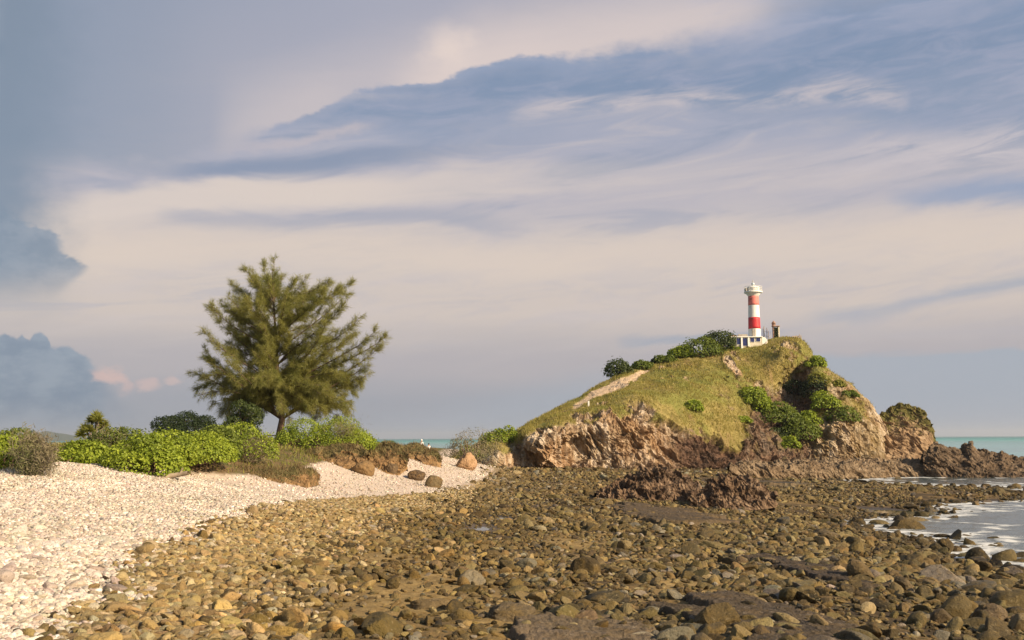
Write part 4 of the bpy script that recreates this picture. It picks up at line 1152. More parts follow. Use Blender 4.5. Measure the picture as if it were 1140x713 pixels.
def lobes_in(w, d, h, n, rs, lump=0.30, prof=None):
    """n leaf clumps filling a low dome of half-width w, half-depth d and height h"""
    out = []
    for i in range(n):
        a = rs.uniform(0, 6.28); r = math.sqrt(rs.uniform(0, 1)) * 0.78
        cx, cy = r * math.cos(a), r * math.sin(a)
        hh = h * (1 - 0.72 * r ** 2.0) * rs.uniform(0.66, 1.04)
        if prof is not None: hh *= prof(cx)
        R = lump * h * rs.uniform(0.5, 1.5)
        out.append((cx * w, cy * d, max(hh - R * 0.75, R * 0.4), R * rs.uniform(1.1, 1.7), R * rs.uniform(1.1, 1.6), R))
        if hh > 1.6 * R:
            out.append((cx * w * 1.06, cy * d - R * 0.2, hh * 0.45, R * 1.25, R * 1.25, hh * 0.42))
    m = max(7, int(n * .8))
    for i in range(m):
        a = 6.2832 * (i + rs.uniform(-.3, .3)) / m; R = h * rs.uniform(.24, .36)
        out.append((math.cos(a) * w * .84, math.sin(a) * d * .84, R * .45, max(R, w * .2), max(R, d * .2), R))
    return np.array(out)


def crown_points(L, n, rin=0.72, zmin=-0.35):
    area = (L[:, 3] * L[:, 4] + L[:, 3] * L[:, 5] + L[:, 4] * L[:, 5]); w = RNG.choice(len(L), int(n * 1.8), p=area / area.sum())
    D = rdirs(len(w), zmin); w = w[:len(D)]
    rad = rin + (1.06 - rin) * RNG.power(2.2, len(D)) + np.where(RNG.random(len(D)) < .07, RNG.uniform(0, .35, len(D)), 0)
    P = L[w, :3] + D * L[w, 3:] * rad[:, None]
    keep = np.ones(len(P), bool)
    for l in L: keep &= ~((((P - l[:3]) / l[3:]) ** 2).sum(1) < 0.42)
    keep &= P[:, 2] > 0.01
    P, D = P[keep][:n], D[keep][:n]
    return P, D


def bush(name, px, top, base, w, Y, lm, n, label, cat='bush', leaf=(0.10, 0.16), seed=1, nl=16, depth=0.75, lump=0.30, group=None, dry=0.0, prof=None, origin=None, stem=BARK, aspect=0.62, up=0.35, twig=None):
    rs = random.Random(seed)
    o = at(px, base, Y) if origin is None else np.asarray(origin, float)
    Y = o[1]; hw = w / FPX * Y / 2; h = (base - top) / FPX * Y
    if origin is None and Y < 95:
        gz = float(ground_z(np.array(o[0]), np.array(o[1]))) - 0.05; gz = max(gz, o[2] - 0.15); h += max(o[2] - gz, -0.3); o[2] = gz
    root = empty(name, o, label, cat, group)
    L = lobes_in(hw, hw * depth, h, nl, rs, lump, prof)
    L[:, 2] += -0.02
    P, D = crown_points(L, n)
    m = len(P)
    N = D * 0.7 + np.array([0, 0, up]) + RNG.normal(0, 0.45, (m, 3))
    ln = RNG.uniform(*leaf, m)
    V, F = leaves(P, N, ln, ln * aspect)
    t = np.repeat(np.clip(RNG.random(m) * 0.8 + 0.25 * D[:, 2], 0, 1), 4)
    mesh('foliage', V, F, lm, root, dict(tint=t), smooth=False)
    paths = []
    for l in L[::1]:
        b = np.array([rs.uniform(-.3, .3) * hw, rs.uniform(-.3, .3) * hw * depth, -0.15]); e = np.array([l[0], l[1], l[2]])
        md = (b + e) / 2 + np.array([rs.uniform(-.1, .1) * hw, 0, -0.08 * h])
        tt = np.linspace(0, 1, 6)[:, None]; C = (1 - tt) ** 2 * b + 2 * tt * (1 - tt) * md + tt ** 2 * e
        paths.append((C, np.linspace(0.030, 0.010, 6) * max(h, .8)))
    V, F = tube(paths, 5); mesh('stem', V, F, stem, root)
    if dry:                                                             # a patch of dry grey twigs on the crown
        k = int(dry); c = np.array([twig[0] * hw, -hw * depth * 0.8, twig[1] * h])
        Q = c + RNG.normal(0, 1, (k, 3)) * [twig[2] * hw, 0.12 * hw, twig[3] * h]; Q[:, 2] = np.maximum(Q[:, 2], 0)
        V, F = blades(Q, RNG.normal(0, 1, (k, 3)) + [0, -0.4, 0.5], RNG.uniform(.15, .4, k), np.full(k, 0.02))
        mesh('dry_foliage', V, F, LM_DRY, root, dict(tint=np.repeat(RNG.random(k), 3)), smooth=False)
    return root


# beach bushes along the top of the shingle, left to right
bush('beach_bush', 8, 482, 521, 56, 34, LM_BRIGHT, 5200, 'bright green bush cut off by the left edge, beside the grey dry shrub', seed=2)
def dry_shrub(px, top, base, w, Y, label, seed, n=5200):
    o = at(px, base, Y); hw = w / FPX * Y / 2; h = (base - top) / FPX * Y
    root = empty('dry_shrub', o, label, 'shrub'); rs = np.random.default_rng(seed)
    paths = []; tips = []
    for i in range(46):
        a = rs.uniform(0, 6.28); r = rs.uniform(0.1, 1); e = np.array([math.cos(a) * r * hw, math.sin(a) * r * hw * .7, h * rs.uniform(.45, 1.0) * (1 - .4 * r * r)])
        b = np.array([e[0] * .15, e[1] * .15, -.1]); md = (b + e) / 2 + rs.normal(0, .08, 3) * h
        t = np.linspace(0, 1, 7)[:, None]; C = (1 - t) ** 2 * b + 2 * t * (1 - t) * md + t ** 2 * e
        paths.append((C, np.linspace(.018, .005, 7)))
        for j in range(6):
            k = rs.integers(2, 7); q = C[k] + 0; f = q + rs.normal(0, .16, 3) * h + [0, 0, .05 * h]; paths.append((np.array([q, (q + f) / 2 + rs.normal(0, .02, 3), f]), np.array([.008, .006, .003]))); tips += [f, (q + f) / 2]
    V, F = tube(paths, 4); mesh('twigs', V, F, BARK_GREY, root)
    T = np.array(tips)[rs.integers(0, len(tips), n)] + rs.normal(0, .07, (n, 3)) * h
    V, F = blades(T, rs.normal(0, 1, (n, 3)) + [0, 0, .6], rs.uniform(.08, .22, n), rs.uniform(.012, .03, n))
    mesh('foliage', V, F, LM_DRY, root, dict(tint=np.repeat(rs.random(n), 3)), smooth=False)
    return root


dry_shrub(38, 484, 528, 56, 32.5, 'grey-brown dry twiggy shrub at the left end of the bushes', 5)
bush('beach_bush', 22, 478, 508, 50, 41, LM_MID, 3000, 'green bush half hidden behind the grey dry shrub', seed=3)
bush('beach_bush', 96, 488, 517, 56, 39, LM_BRIGHT, 4200, 'low bright green bush below the spiky pandanus', seed=7)
bush('beach_bush', 133, 473, 513, 66, 43, LM_MID, 5200, 'taller dull green bush just right of the spiky pandanus', seed=9, dry=900, twig=(-.1, .45, .3, .2))
bush('beach_bush', 160, 482, 526, 70, 37.5, LM_BRIGHT, 5600, 'big bright green bush sloping down onto the white shingle', seed=11, prof=lambda c: 1.0 - 0.35 * max(c, 0))
bush('beach_bush', 214, 476, 512, 84, 46, LM_BRIGHT, 6200, 'wide bright green bush in front of the dark tree', seed=13)
bush('beach_bush', 268, 470, 509, 70, 53, LM_BRIGHT, 4800, 'pointed bright green bush left of the casuarina trunk, its foot grey with dry twigs', seed=15, dry=1600, twig=(.25, .25, .4, .2))
bush('beach_bush', 361, 464, 500, 108, 67, LM_BRIGHT, 13000, 'large rounded bright green bush in front of the casuarina', seed=17, lump=0.26, nl=26, dry=900, twig=(.5, .6, .16, .14))
bush('beach_bush', 430, 488, 496, 22, 92, LM_MID, 700, 'small green tuft on top of the earth banks', seed=19, nl=5)


bush('beach_bush', 185, 480, 515, 50, 44, LM_BRIGHT, 3600, 'ragged bright green bush wedged between the sloping bush and the wide one', seed=21, nl=12)
bush('beach_bush', 240, 474, 511, 44, 50, LM_MID, 3200, 'duller green bush wedged between the wide one and the pointed one', seed=23, nl=11)
bush('beach_bush', 292, 486, 508, 30, 57, LM_COVER, 1800, 'low pale bush in the gap by the table', seed=25, nl=8, dry=500, twig=(0, .4, .4, .3))
bush('beach_bush', 72, 493, 514, 40, 45, LM_COVER, 2200, 'low pale green bush just right of the grey dry shrub', seed=27, nl=9)
bush('beach_bush', 395, 476, 500, 46, 68.5, LM_BRIGHT, 2800, 'smaller bush at the right end of the large rounded one', seed=28, nl=10, dry=700, twig=(-.3, .6, .3, .25))


def ground_cover():
    # low green creepers and dry scrub on the berm
    n = 60000
    px = RNG.uniform(-20, 500, n); y = RNG.uniform(30, 100, n)
    x = (px - 570) / FPX * y; z = ground_z(x, y); w, oc, fl, sc, px, py = zones(x, y, z)
    pt = fbm(np.stack([x, y], -1), 0.22, 3, 401)
    k = (sc > 0.5) & (RNG.random(n) < 0.35 + 0.9 * pt + 0.3); x, y, z, px, pt = x[k], y[k], z[k], px[k], pt[k]; n = len(x)
    green = RNG.random(n) < np.clip(0.55 + pt * 1.2, 0.12, 0.95) * np.where(px > 415, .4, 1)
    P = np.stack([x, y, z + RNG.uniform(0, .10, n)], 1)
    for m, lm, nm, lab in ((green, LM_COVER, 'creeper_undergrowth', 'low green creeping plants covering the berm'), (~green, LM_BROWN, 'dry_undergrowth', 'dry brown low growth along the berm')):
        q = P[m]; k = len(q); D = RNG.normal(0, .55, (k, 3)) + [0, 0, 1]
        V, F = blades(q, D, RNG.uniform(.12, .34, k), RNG.uniform(.03, .07, k))
        tag(mesh(nm, V, F, lm, attrs=dict(tint=np.repeat(RNG.random(k), 3)), smooth=False), lab, 'undergrowth', kind='stuff')


ground_cover()


def scrub_on(objs):
    # brown twiggy cover on the earth banks
    for o in [q for q in COL.objects if q.name.split('.')[0] in ('earth_bank', 'scrub_bank', 'sea_stack')]:
        me = o.data; n = len(me.vertices); co = np.empty(n * 3, np.float32); me.vertices.foreach_get('co', co); co = co.reshape(-1, 3)
        no = np.empty(n * 3, np.float32); me.vertices.foreach_get('normal', no); no = no.reshape(-1, 3)
        cap = np.empty(n, np.float32); me.attributes['cap'].data.foreach_get('value', cap)
        scrubby = o.name.startswith('scrub'); stack = o.name.startswith('sea')
        p = np.clip(cap + (0.30 if scrubby else 0.0 if stack else 0.12), 0, 1); k = 3800 if scrubby else 1500
        i = RNG.choice(n, k, p=p / p.sum()); P = co[i]; D = no[i] * 0.5 + RNG.normal(0, .5, (k, 3)) + [0, 0, .7]
        V, F = blades(P, D, RNG.uniform(.10, .32, k), RNG.uniform(.02, .05, k))
        mesh('dry_growth' if not stack else 'grass_cap', V, F, LM_GRASS if stack else LM_BROWN, o, dict(tint=np.repeat(RNG.random(k), 3)), smooth=False)


scrub_on(None)


# ---- casuarina
def bez(a, b, c, d, n):
    t = np.linspace(0, 1, n)[:, None]
    return (1 - t) ** 3 * a + 3 * t * (1 - t) ** 2 * b + 3 * t * t * (1 - t) * c + t ** 3 * d


def casuarina():
    Y = 76.0; rs = np.random.default_rng(77)
    base = at(311, 489, Y); root = empty('casuarina_tree', base, 'tall feathery casuarina tree with open grey-green crown above the bushes', 'tree')
    def loc(px, py, dy=0.0): return at(px, py, Y + dy) - base
    trunk = np.stack([loc(311, 492), loc(312, 480), loc(314, 468), loc(313, 450), loc(309, 425), loc(308, 395), loc(306, 360), loc(304, 325), loc(303, 300)])
    tr = np.array([.36, .27, .23, .20, .17, .13, .09, .05, .02])
    ti = np.linspace(0, 8, 60); trunk = np.stack([np.interp(ti, np.arange(9), trunk[:, k]) for k in range(3)], 1); trr = np.interp(ti, np.arange(9), tr)
    V, F = tube([(trunk, trr)], 10); mesh('trunk', V, F, BARK, root)
    th = trunk[:, 2]
    # limb tips: what the outline shows, plus the ones towards and away from the viewer
    tips = [(206, 411), (224, 424), (216, 436), (228, 368), (222, 381), (247, 335), (240, 352), (256, 311), (262, 325), (273, 297), (281, 303), (293, 294), (304, 292), (315, 306), (330, 308), (341, 308), (353, 322), (366, 311), (380, 318), (395, 312), (390, 330), (403, 352), (398, 368), (417, 366), (432, 371), (426, 388), (414, 404), (413, 416), (398, 428), (384, 440), (386, 460), (376, 452), (252, 463), (243, 452), (236, 440), (262, 447), (230, 400), (360, 345), (268, 345), (330, 330), (290, 330), (250, 385), (370, 385), (255, 420), (350, 425), (375, 410), (340, 455), (285, 455), (365, 462), (276, 440), (256, 468), (268, 466), (246, 460), (374, 466), (355, 468), (392, 448), (235, 450), (222, 440), (405, 424)]
    T = []
    for px, py in tips: T.append(loc(px, py, rs.normal(0, 1.6)))
    for i in range(74):
        a = rs.uniform(0, 6.28); py = rs.uniform(305, 466); u = (py - 292) / 180
        R = 6.9 * math.sin(math.pi * min(0.22 + 0.50 * u, 1.0)) * rs.uniform(.4, .95)
        q = loc(316 + (u > .3) * rs.uniform(-4, 8), py); q = q + np.array([math.cos(a) * R, math.sin(a) * R * 1.0, 0]); T.append(q)
    for i in range(22):
        a = rs.uniform(0, 6.28); q = loc(311, rs.uniform(365, 430)); R = rs.uniform(1.0, 3.2); T.append(q + np.array([math.cos(a) * R, math.sin(a) * R, 0]))
    limbs = []; nd_p, nd_d, nd_l = [], [], []
    for e in T:
        r = math.hypot(e[0], e[1]); z0 = max(1.5, e[2] - r * rs.uniform(0.35, .9) - 0.5)
        if e[2] < 4.5: z0 = max(rs.uniform(2.2, 4.4), e[2] * .8)
        if e[2] > 7.5: z0 = max(z0, e[2] * .42)
        k = int(np.argmin(np.abs(th - min(z0, th.max() * .8)))); s = trunk[k]
        d = e - s; up = np.array([0, 0, 1.0]); L = np.linalg.norm(d)
        droop = -0.16 if e[2] < 4.5 else (0.10 if e[2] > 7 else 0.0)
        C = bez(s, s + d * .3 + up * L * 0.05, s + d * .72 - up * L * droop, e, 22) + np.cumsum(rs.normal(0, .022, (22, 3)), 0) * np.linspace(0, 1, 22)[:, None]
        limbs.append((C, np.linspace(min(trr[k] * .5, .018 + .010 * L), .008, 22)))
        # branchlets along the outer part of the limb
        nb = int(9 + L * 6.6)
        for j in range(nb):
            t = rs.uniform(.12, 1.0) ** .9; q = C[min(int(t * 21), 21)]; tan = C[min(int(t * 21) + 1, 21)] - C[max(int(t * 21) - 1, 0)]; tan = tan / np.linalg.norm(tan)
            lat = rs.normal(0, 1, 3); lat -= tan * (lat @ tan); lat /= np.linalg.norm(lat)
            dd = tan * 0.75 + lat * rs.uniform(.35, .8) + up * 0.12; dd /= np.linalg.norm(dd)
            l2 = rs.uniform(.35, 1.0) * (1.15 - .5 * t); f = q + dd * l2 - up * .10 * l2
            B = bez(q, q + dd * l2 * .35, q + dd * l2 * .75, f, 6); limbs.append((B, np.linspace(.012, .004, 6)))
            nn = int(52 * l2 + 14)
            tt = rs.uniform(.15, 1.02, nn); bp = q + (f - q) * tt[:, None] + rs.normal(0, .075, (nn, 3))
            nd_p.append(bp); g = dd * .75 + rs.normal(0, .55, (nn, 3)) + np.array([0, 0, -.55 if e[2] < 5 else -.15]); nd_d.append(g); nd_l.append(rs.uniform(.22, .52, nn))
    V, F = tube(limbs, 5); mesh('limb', V, F, BARK, root)
    P = np.concatenate(nd_p); D = np.concatenate(nd_d); Ln = np.concatenate(nd_l); n = len(P)
    V, F = blades(P, D, Ln, RNG.uniform(.013, .028, n))
    mesh('crown', V, F, LM_NEEDLE, root, dict(tint=np.repeat(RNG.random(n), 3)), smooth=False)
    return n


NC = casuarina()


def small_tree(px, top, base, w, Y, lm, n, label, seed, trunk_h=0.35, leaf=(0.16, 0.3), name='small_tree', nl=12, trunk_r=.10, lump=.26, drop=0.0, lean=0.0):
    rs = random.Random(seed); o = at(px, base, Y); hw = w / FPX * Y / 2; h = (base - top) / FPX * Y
    root = empty(name, o, label, 'tree')
    L = []
    for i in range(nl):
        a = rs.uniform(0, 6.28); r = math.sqrt(rs.random()) * .72; R = lump * h * rs.uniform(.7, 1.25)
        zz = h * (trunk_h + (1 - trunk_h) * rs.uniform(.12, 1) * (1 - .55 * r * r)) - R * .8
        L.append((math.cos(a) * r * hw + lean * zz, math.sin(a) * r * hw, max(zz, h * trunk_h * .8), R * 1.2, R * 1.2, R))
    L = np.array(L); P, D = crown_points(L, n, .6, -.8); m = len(P)
    ln = RNG.uniform(*leaf, m); N = D + RNG.normal(0, .5, (m, 3)) + [0, 0, .25 - drop]
    V, F = leaves(P, N, ln, ln * (.5 if not drop else .28)); mesh('crown', V, F, lm, root, dict(tint=np.repeat(RNG.random(m), 4)), smooth=False)
    b = np.array([0, 0, -.2]); f = np.array([lean * h * .6, 0, h * .62]); t = np.linspace(0, 1, 10)[:, None]
    C = b + (f - b) * t + np.cumsum(RNG.normal(0, .02, (10, 3)), 0) * h * .15
    V, F = tube([(C, np.linspace(trunk_r, trunk_r * .4, 10))], 8); mesh('trunk', V, F, BARK, root)
    V, F = tube([(np.array([C[5 + i % 4], (C[6 + i % 4] + l[:3]) / 2 + [0, 0, .05 * h], l[:3]]), np.array([trunk_r * .4, trunk_r * .25, trunk_r * .12])) for i, l in enumerate(L)], 5); mesh('limb', V, F, BARK, root)
    return root


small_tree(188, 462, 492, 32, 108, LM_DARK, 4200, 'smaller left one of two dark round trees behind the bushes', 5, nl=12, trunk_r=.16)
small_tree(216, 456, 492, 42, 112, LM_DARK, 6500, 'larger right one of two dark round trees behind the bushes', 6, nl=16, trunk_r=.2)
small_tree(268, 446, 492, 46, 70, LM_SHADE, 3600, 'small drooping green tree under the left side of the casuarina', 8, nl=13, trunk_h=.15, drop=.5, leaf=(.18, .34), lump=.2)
# low dark branch hanging left of the trunk
def pandanus(px, top, base, w, Y, label):
    o = at(px, base, Y); h = (base - top) / FPX * Y; hw = w / FPX * Y / 2; root = empty('pandanus_plant', o, label, 'plant'); rs = np.random.default_rng(4)
    heads = [(-.5, .0, .45), (.0, .1, .78), (.45, -.1, .55), (-.15, -.3, .42), (.25, .3, .5), (-.28, .2, .66), (.28, -.3, .68), (.6, .1, .35), (-.6, -.2, .3)]
    V, F = tube([(np.array([[0, 0, -.2], [a * hw * .5, b * hw * .5, c * h * .55], [a * hw, b * hw, c * h]]), np.array([.07, .05, .04])) for a, b, c in heads], 6); mesh('stem', V, F, BARK_GREY, root)
    P, D, Ln = [], [], []
    for a, b, c in heads:
        k = 190; d = rdirs(k, -.75); P.append(np.array([a * hw, b * hw, c * h]) + d * .05); D.append(d + [0, 0, .35]); Ln.append(rs.uniform(.18, .34, len(d)) * h * .6)
    P, D, Ln = map(np.concatenate, (P, D, Ln)); V, F = blades(P, D, Ln, np.full(len(P), .055))
    mesh('foliage', V, F, LM_COVER, root, dict(tint=np.repeat(RNG.random(len(P)), 3)), smooth=False)


pandanus(105, 455, 497, 44, 45, 'spiky-leaved pandanus standing up above the left bushes')


# ---- headland cover
def hill_grass():
    G, N, gr, PX, PY = HEAD['G'], HEAD['N'], HEAD['grass'] * (1 - HEAD['trail']), HEAD['PX'], HEAD['PY']
    nf = HEAD['nf']; G, N, gr = G[:nf + 14], N[:nf + 14], gr[:nf + 14]
    m = gr.ravel() > .35; P = G.reshape(-1, 3)[m]; Nn = N.reshape(-1, 3)[m]
    ar = np.linalg.norm(np.cross(np.gradient(G, axis=0), np.gradient(G, axis=1)), axis=-1).ravel()[m]
    k = 70000; i = RNG.choice(len(P), k, p=ar / ar.sum())
    Q = P[i] + RNG.normal(0, .12, (k, 3)) * [1, 1, 0]; t = fbm(Q, .35, 3, 501)
    ln = RNG.uniform(.12, .36, k) * np.clip(1 + 1.6 * t, .35, 2.0)
    V, F = blades(Q - Nn[i] * .05, Nn[i] * .5 + RNG.normal(0, .33, (k, 3)) + [0, 0, .9], ln, RNG.uniform(.05, .11, k))
    tag(mesh('hill_grass', V, F, LM_GRASS, attrs=dict(tint=np.repeat(np.clip(RNG.random(k) * .8 + .6 * t, 0, 1), 3)), smooth=False), 'dry yellow-green grass covering the headland slope', 'grass', kind='stuff')


hill_grass()


def hbush(px, py, w, hpx, lm, n, label, seed, leaf=(.25, .42), nl=10, group=None, lump=.34, name='hill_shrub', sink=.3, depth=.8, **kw):
    p = head_at(px, py); p[2] -= sink
    return bush(name, px, py - hpx, py, w, p[1], lm, n, label, 'shrub', leaf, seed, nl, depth, lump, group, origin=p, **kw)


hbush(689, 418, 16, 21, LM_SHADE, 1500, 'upright dark shrub standing alone on the skyline, lowest of the ridge shrubs', 31, nl=8)
hbush(714, 411, 25, 12, LM_MID, 1100, 'low rounded shrub on the skyline above the end of the trail', 32, nl=8)
hbush(731, 405, 8, 8, LM_DARK, 350, 'tiny dark shrub between the low rounded shrub and the leafy ridge shrubs', 33, nl=4)
hbush(743, 403, 26, 11, LM_MID, 1300, 'dull green shrub on the ridge, left of a brighter leafy one', 34)
hbush(761, 398, 26, 14, LM_BRIGHT, 1500, 'brighter leafy shrub in the middle of the ridge shrubs', 35)
hbush(783, 397, 34, 25, LM_MID, 3400, 'big leafy green shrub on the ridge left of the lighthouse building', 36, nl=14)
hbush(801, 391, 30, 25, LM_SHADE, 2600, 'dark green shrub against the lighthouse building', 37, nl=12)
hbush(817, 389, 14, 6, LM_BRIGHT, 500, 'small bright shrub just below the lighthouse building', 38, nl=5)
hbush(774, 455, 14, 14, LM_BRIGHT, 900, 'small bright shrub alone on the open grass slope', 39, nl=6)
hbush(838, 449, 34, 18, LM_BRIGHT, 2200, 'yellow-green bush at the upper left of the gully', 40)
hbush(862, 470, 40, 26, LM_MID, 3400, 'bluish green bush in the middle of the gully', 41, nl=14)
hbush(887, 486, 34, 28, LM_MID, 3000, 'leafy green bush at the lower right of the gully', 42, nl=12)
hbush(877, 497, 24, 14, LM_BRIGHT, 1200, 'light green bush lowest in the gully', 43, nl=7)
hbush(920, 455, 26, 20, LM_BRIGHT, 1600, 'yellow-green bush hanging on the left face of the right-hand cliff', 44)
hbush(938, 462, 26, 20, LM_MID, 1500, 'dull green bush hanging on the front of the right-hand cliff', 45)
hbush(907, 408, 24, 12, LM_BRIGHT, 1200, 'bright tuft of shrub on the brow above the right-hand cliff', 46, nl=7)
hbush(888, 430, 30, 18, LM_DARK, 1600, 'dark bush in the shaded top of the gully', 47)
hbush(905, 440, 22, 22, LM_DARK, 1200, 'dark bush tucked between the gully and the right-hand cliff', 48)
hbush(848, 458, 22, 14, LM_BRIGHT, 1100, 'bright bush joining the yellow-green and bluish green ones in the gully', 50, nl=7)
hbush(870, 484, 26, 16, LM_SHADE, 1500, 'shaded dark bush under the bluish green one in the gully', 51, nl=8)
hbush(899, 472, 20, 16, LM_BRIGHT, 1100, 'light green bush at the right side of the gully', 52, nl=7)
hbush(912, 425, 20, 14, LM_COVER, 900, 'straw-green tuft below the brow of the right-hand cliff', 53, nl=7)
hbush(931, 428, 18, 9, LM_COVER, 700, 'straw-green tuft on the upper edge of the right-hand cliff', 54, nl=6)
hbush(826, 470, 18, 8, LM_BRIGHT, 600, 'low light patch of shrub at the foot of the grass slope', 55, nl=5)
hbush(945, 440, 20, 9, LM_MID, 700, 'low scrub on the skyline slope of the right-hand cliff', 49, nl=6)
# left tip of the headland
dry = bush('hill_shrub', 526, 476, 520, 46, 99.5, LM_DRY, 5200, 'grey-green wispy shrub leaning out at the tip of the headland', 'shrub', (.14, .30), 61, 14, .8, .26, aspect=.25)
bush('hill_shrub', 560, 474, 494, 44, 108.5, LM_BRIGHT, 3000, 'bright green bush on the low end of the headland', 'shrub', (.16, .28), 62, 12)
bush('hill_shrub', 521, 494, 512, 20, 101, LM_BRIGHT, 900, 'small bright green bush under the wispy shrub at the tip of the headland', 'shrub', (.14, .22), 63, 6)
# ------------------------------------------------------------------ lighthouse and what stands on the summit
M_WHITE = plain('white_paint', (0.80, 0.78, 0.72), 0.55, 0.05, 1.5, streak=0.5)
M_RED = plain('red_paint', (0.55, 0.035, 0.045), 0.5, 0.10, 1.5, streak=0.3)
M_RED_LIT = plain('sunlit_red_paint', (0.66, 0.20, 0.17), 0.6, 0.14, 2.2)  # paler red: blown-out light on the upper band painted into the colour
M_CREAM = plain('cream_wall', (0.62, 0.56, 0.44), 0.75, 0.10, 1.8, streak=0.6)
M_GREYC = plain('grey_concrete', (0.36, 0.32, 0.27), 0.85, 0.18, 2.5)
M_BLUE = plain('dark_blue_shutter', (0.018, 0.028, 0.12), 0.5, 0.12, 3.0)
M_DARKW = plain('dark_window', (0.05, 0.02, 0.02), 0.4, 0.1, 3.0)
M_METAL = plain('grey_steel', (0.45, 0.43, 0.40), 0.45, 0.08, 5.0, 0.4, 0.4)
M_GLASS = plain('lamp_glass', (0.55, 0.62, 0.62), 0.15, 0.05, 3.0, 0.6)
M_RUST = plain('weathered_beacon', (0.34, 0.22, 0.17), 0.9, 0.25, 3.0)
M_WOOD = plain('grey_wood', (0.36, 0.28, 0.20), 0.85, 0.22, 6.0)
M_PATH = plain('pale_concrete', (0.66, 0.58, 0.48), 0.8, 0.12, 2.0)

LY = 150.0
PXM = LY / FPX                                  # metres to a photo pixel at the summit


def parent_lathe(name, prof, mat, root, n=36, smooth=True, loc=(0, 0, 0)):
    V, F = lathe(prof, n)
    o = mesh(name, V, F[:, ::-1] if False else F, mat, root, smooth=smooth); o.location = loc
    return o


def lighthouse():
    foot = at(840.5, 386, LY); g = head_at(838, 386); foot[2] = min(foot[2], g[2] + .8)
    u = PXM; z = lambda py: (at(840, py, LY)[2] - foot[2])
    root = empty('lighthouse', foot, 'white lighthouse tower with red bands on top of the headland', 'lighthouse')
    r0, r1 = 7.1 * u, 5.7 * u
    zb, zt = -0.4, z(327.5)
    rad = lambda zz: r0 + (r1 - r0) * (zz - z(386)) / (z(327) - z(386))
    prof = [(r0 * 1.12, zb), (r0 * 1.12, z(378.5)), (r0 * 1.03, z(377.5))] + [(rad(q), q) for q in np.linspace(z(377), zt, 12)] + [(0.001, zt)]
    parent_lathe('tower', prof, M_WHITE, root)
    for (a, b), m in (((366.5, 353.8), M_RED), ((340.2, 329.5), M_RED_LIT)):
        q = np.linspace(z(a), z(b), 6); o = parent_lathe('red_band', [(rad(q[0]) - .02, q[0])] + [(rad(v) + .012, v) for v in q] + [(rad(q[-1]) - .02, q[-1])], m, root)
        if m is M_RED_LIT: o['label'] = 'pinkish upper band, blown-out light put into its red'
    # gallery on a flared bracket
    parent_lathe('bracket', [(r1 * .98, z(330.5)), (r1 * 1.15, z(329)), (8.6 * u, z(326.8)), (8.6 * u, z(326.4)), (r1 * .9, z(326.2))], M_WHITE, root)
    parent_lathe('gallery', [(r1 * .5, z(326.5)), (10.0 * u, z(326.5)), (10.2 * u, z(326.2)), (10.2 * u, z(325.2)), (9.9 * u, z(324.9)), (r1 * .5, z(324.9))], M_WHITE, root)
    rail = []
    rr = 9.7 * u
    for k in range(14):
        a = 2 * math.pi * k / 14; p = np.array([rr * math.cos(a), rr * math.sin(a), 0]); rail.append((np.array([p + [0, 0, z(325)], p + [0, 0, z(319.6)]]), np.array([.028, .028])))
    for py in (319.6, 321.6, 323.4):
        th = np.linspace(0, 2 * math.pi, 40); rail.append((np.stack([rr * np.cos(th), rr * np.sin(th), np.full(40, z(py))], 1), np.full(40, .024)))
    V, F = tube(rail, 5); mesh('railing', V, F, M_WHITE, root)
    lr = 6.9 * u
    lant = parent_lathe('lantern_room', [(lr, z(325)), (lr, z(321.3)), (lr * 1.05, z(321.0)), (lr * 1.05, z(320.3)), (lr * .82, z(319.4)), (lr * .5, z(318.8)), (lr * .22, z(318.5)), (.001, z(318.4))], M_WHITE, root)
    parent_lathe('lamp', [(.16, z(318.6)), (.16, z(317.6)), (.24, z(317.4)), (.24, z(315.6)), (.15, z(315.1)), (.001, z(315.0))], M_GLASS, root, 16)
    V, F = tube([(np.array([[0, 0, z(315.2)], [0, 0, z(311.5)]]), np.array([.07, .04])), (np.array([[-.28, 0, z(313.6)], [.22, 0, z(313.2)]]), np.array([.03, .02]))], 6); mesh('lightning_rod', V, F, M_METAL, root)
    # small equipment box and panel hung on the left of the gallery
    bm = bmesh.new(); box_bm(bm, -9.6 * u, -7.6 * u, -.5, .1, z(325), z(321.6), .02); bm_mesh('equipment_box', bm, M_GREYC, root)
    for px, py, w, h in ((836.8, 333.5, 1.9, 2.0), (837.2, 355.5, 1.9, 1.8)):
        a = (px - 840.5) * u; q = z(py); r = rad(q)
        yy = -math.sqrt(max(r * r - a * a, .01))
        fr = box('window', a - w * u / 2 - .03, a + w * u / 2 + .03, yy - .07, yy + .2, q - h * u / 2 - .03, q + h * u / 2 + .03, M_RED, root)
        p = box('pane', a - w * u / 2, a + w * u / 2, yy - .085, yy - .04, q - h * u / 2, q + h * u / 2, M_DARKW, fr, 0)
    fr = box('door', -4.2 * u, -.6 * u, -r0 * 1.12 - .03, -r0 * .6, z(377.6), z(366.9) - .05, M_GREYC, root)
    return foot


LH = lighthouse()


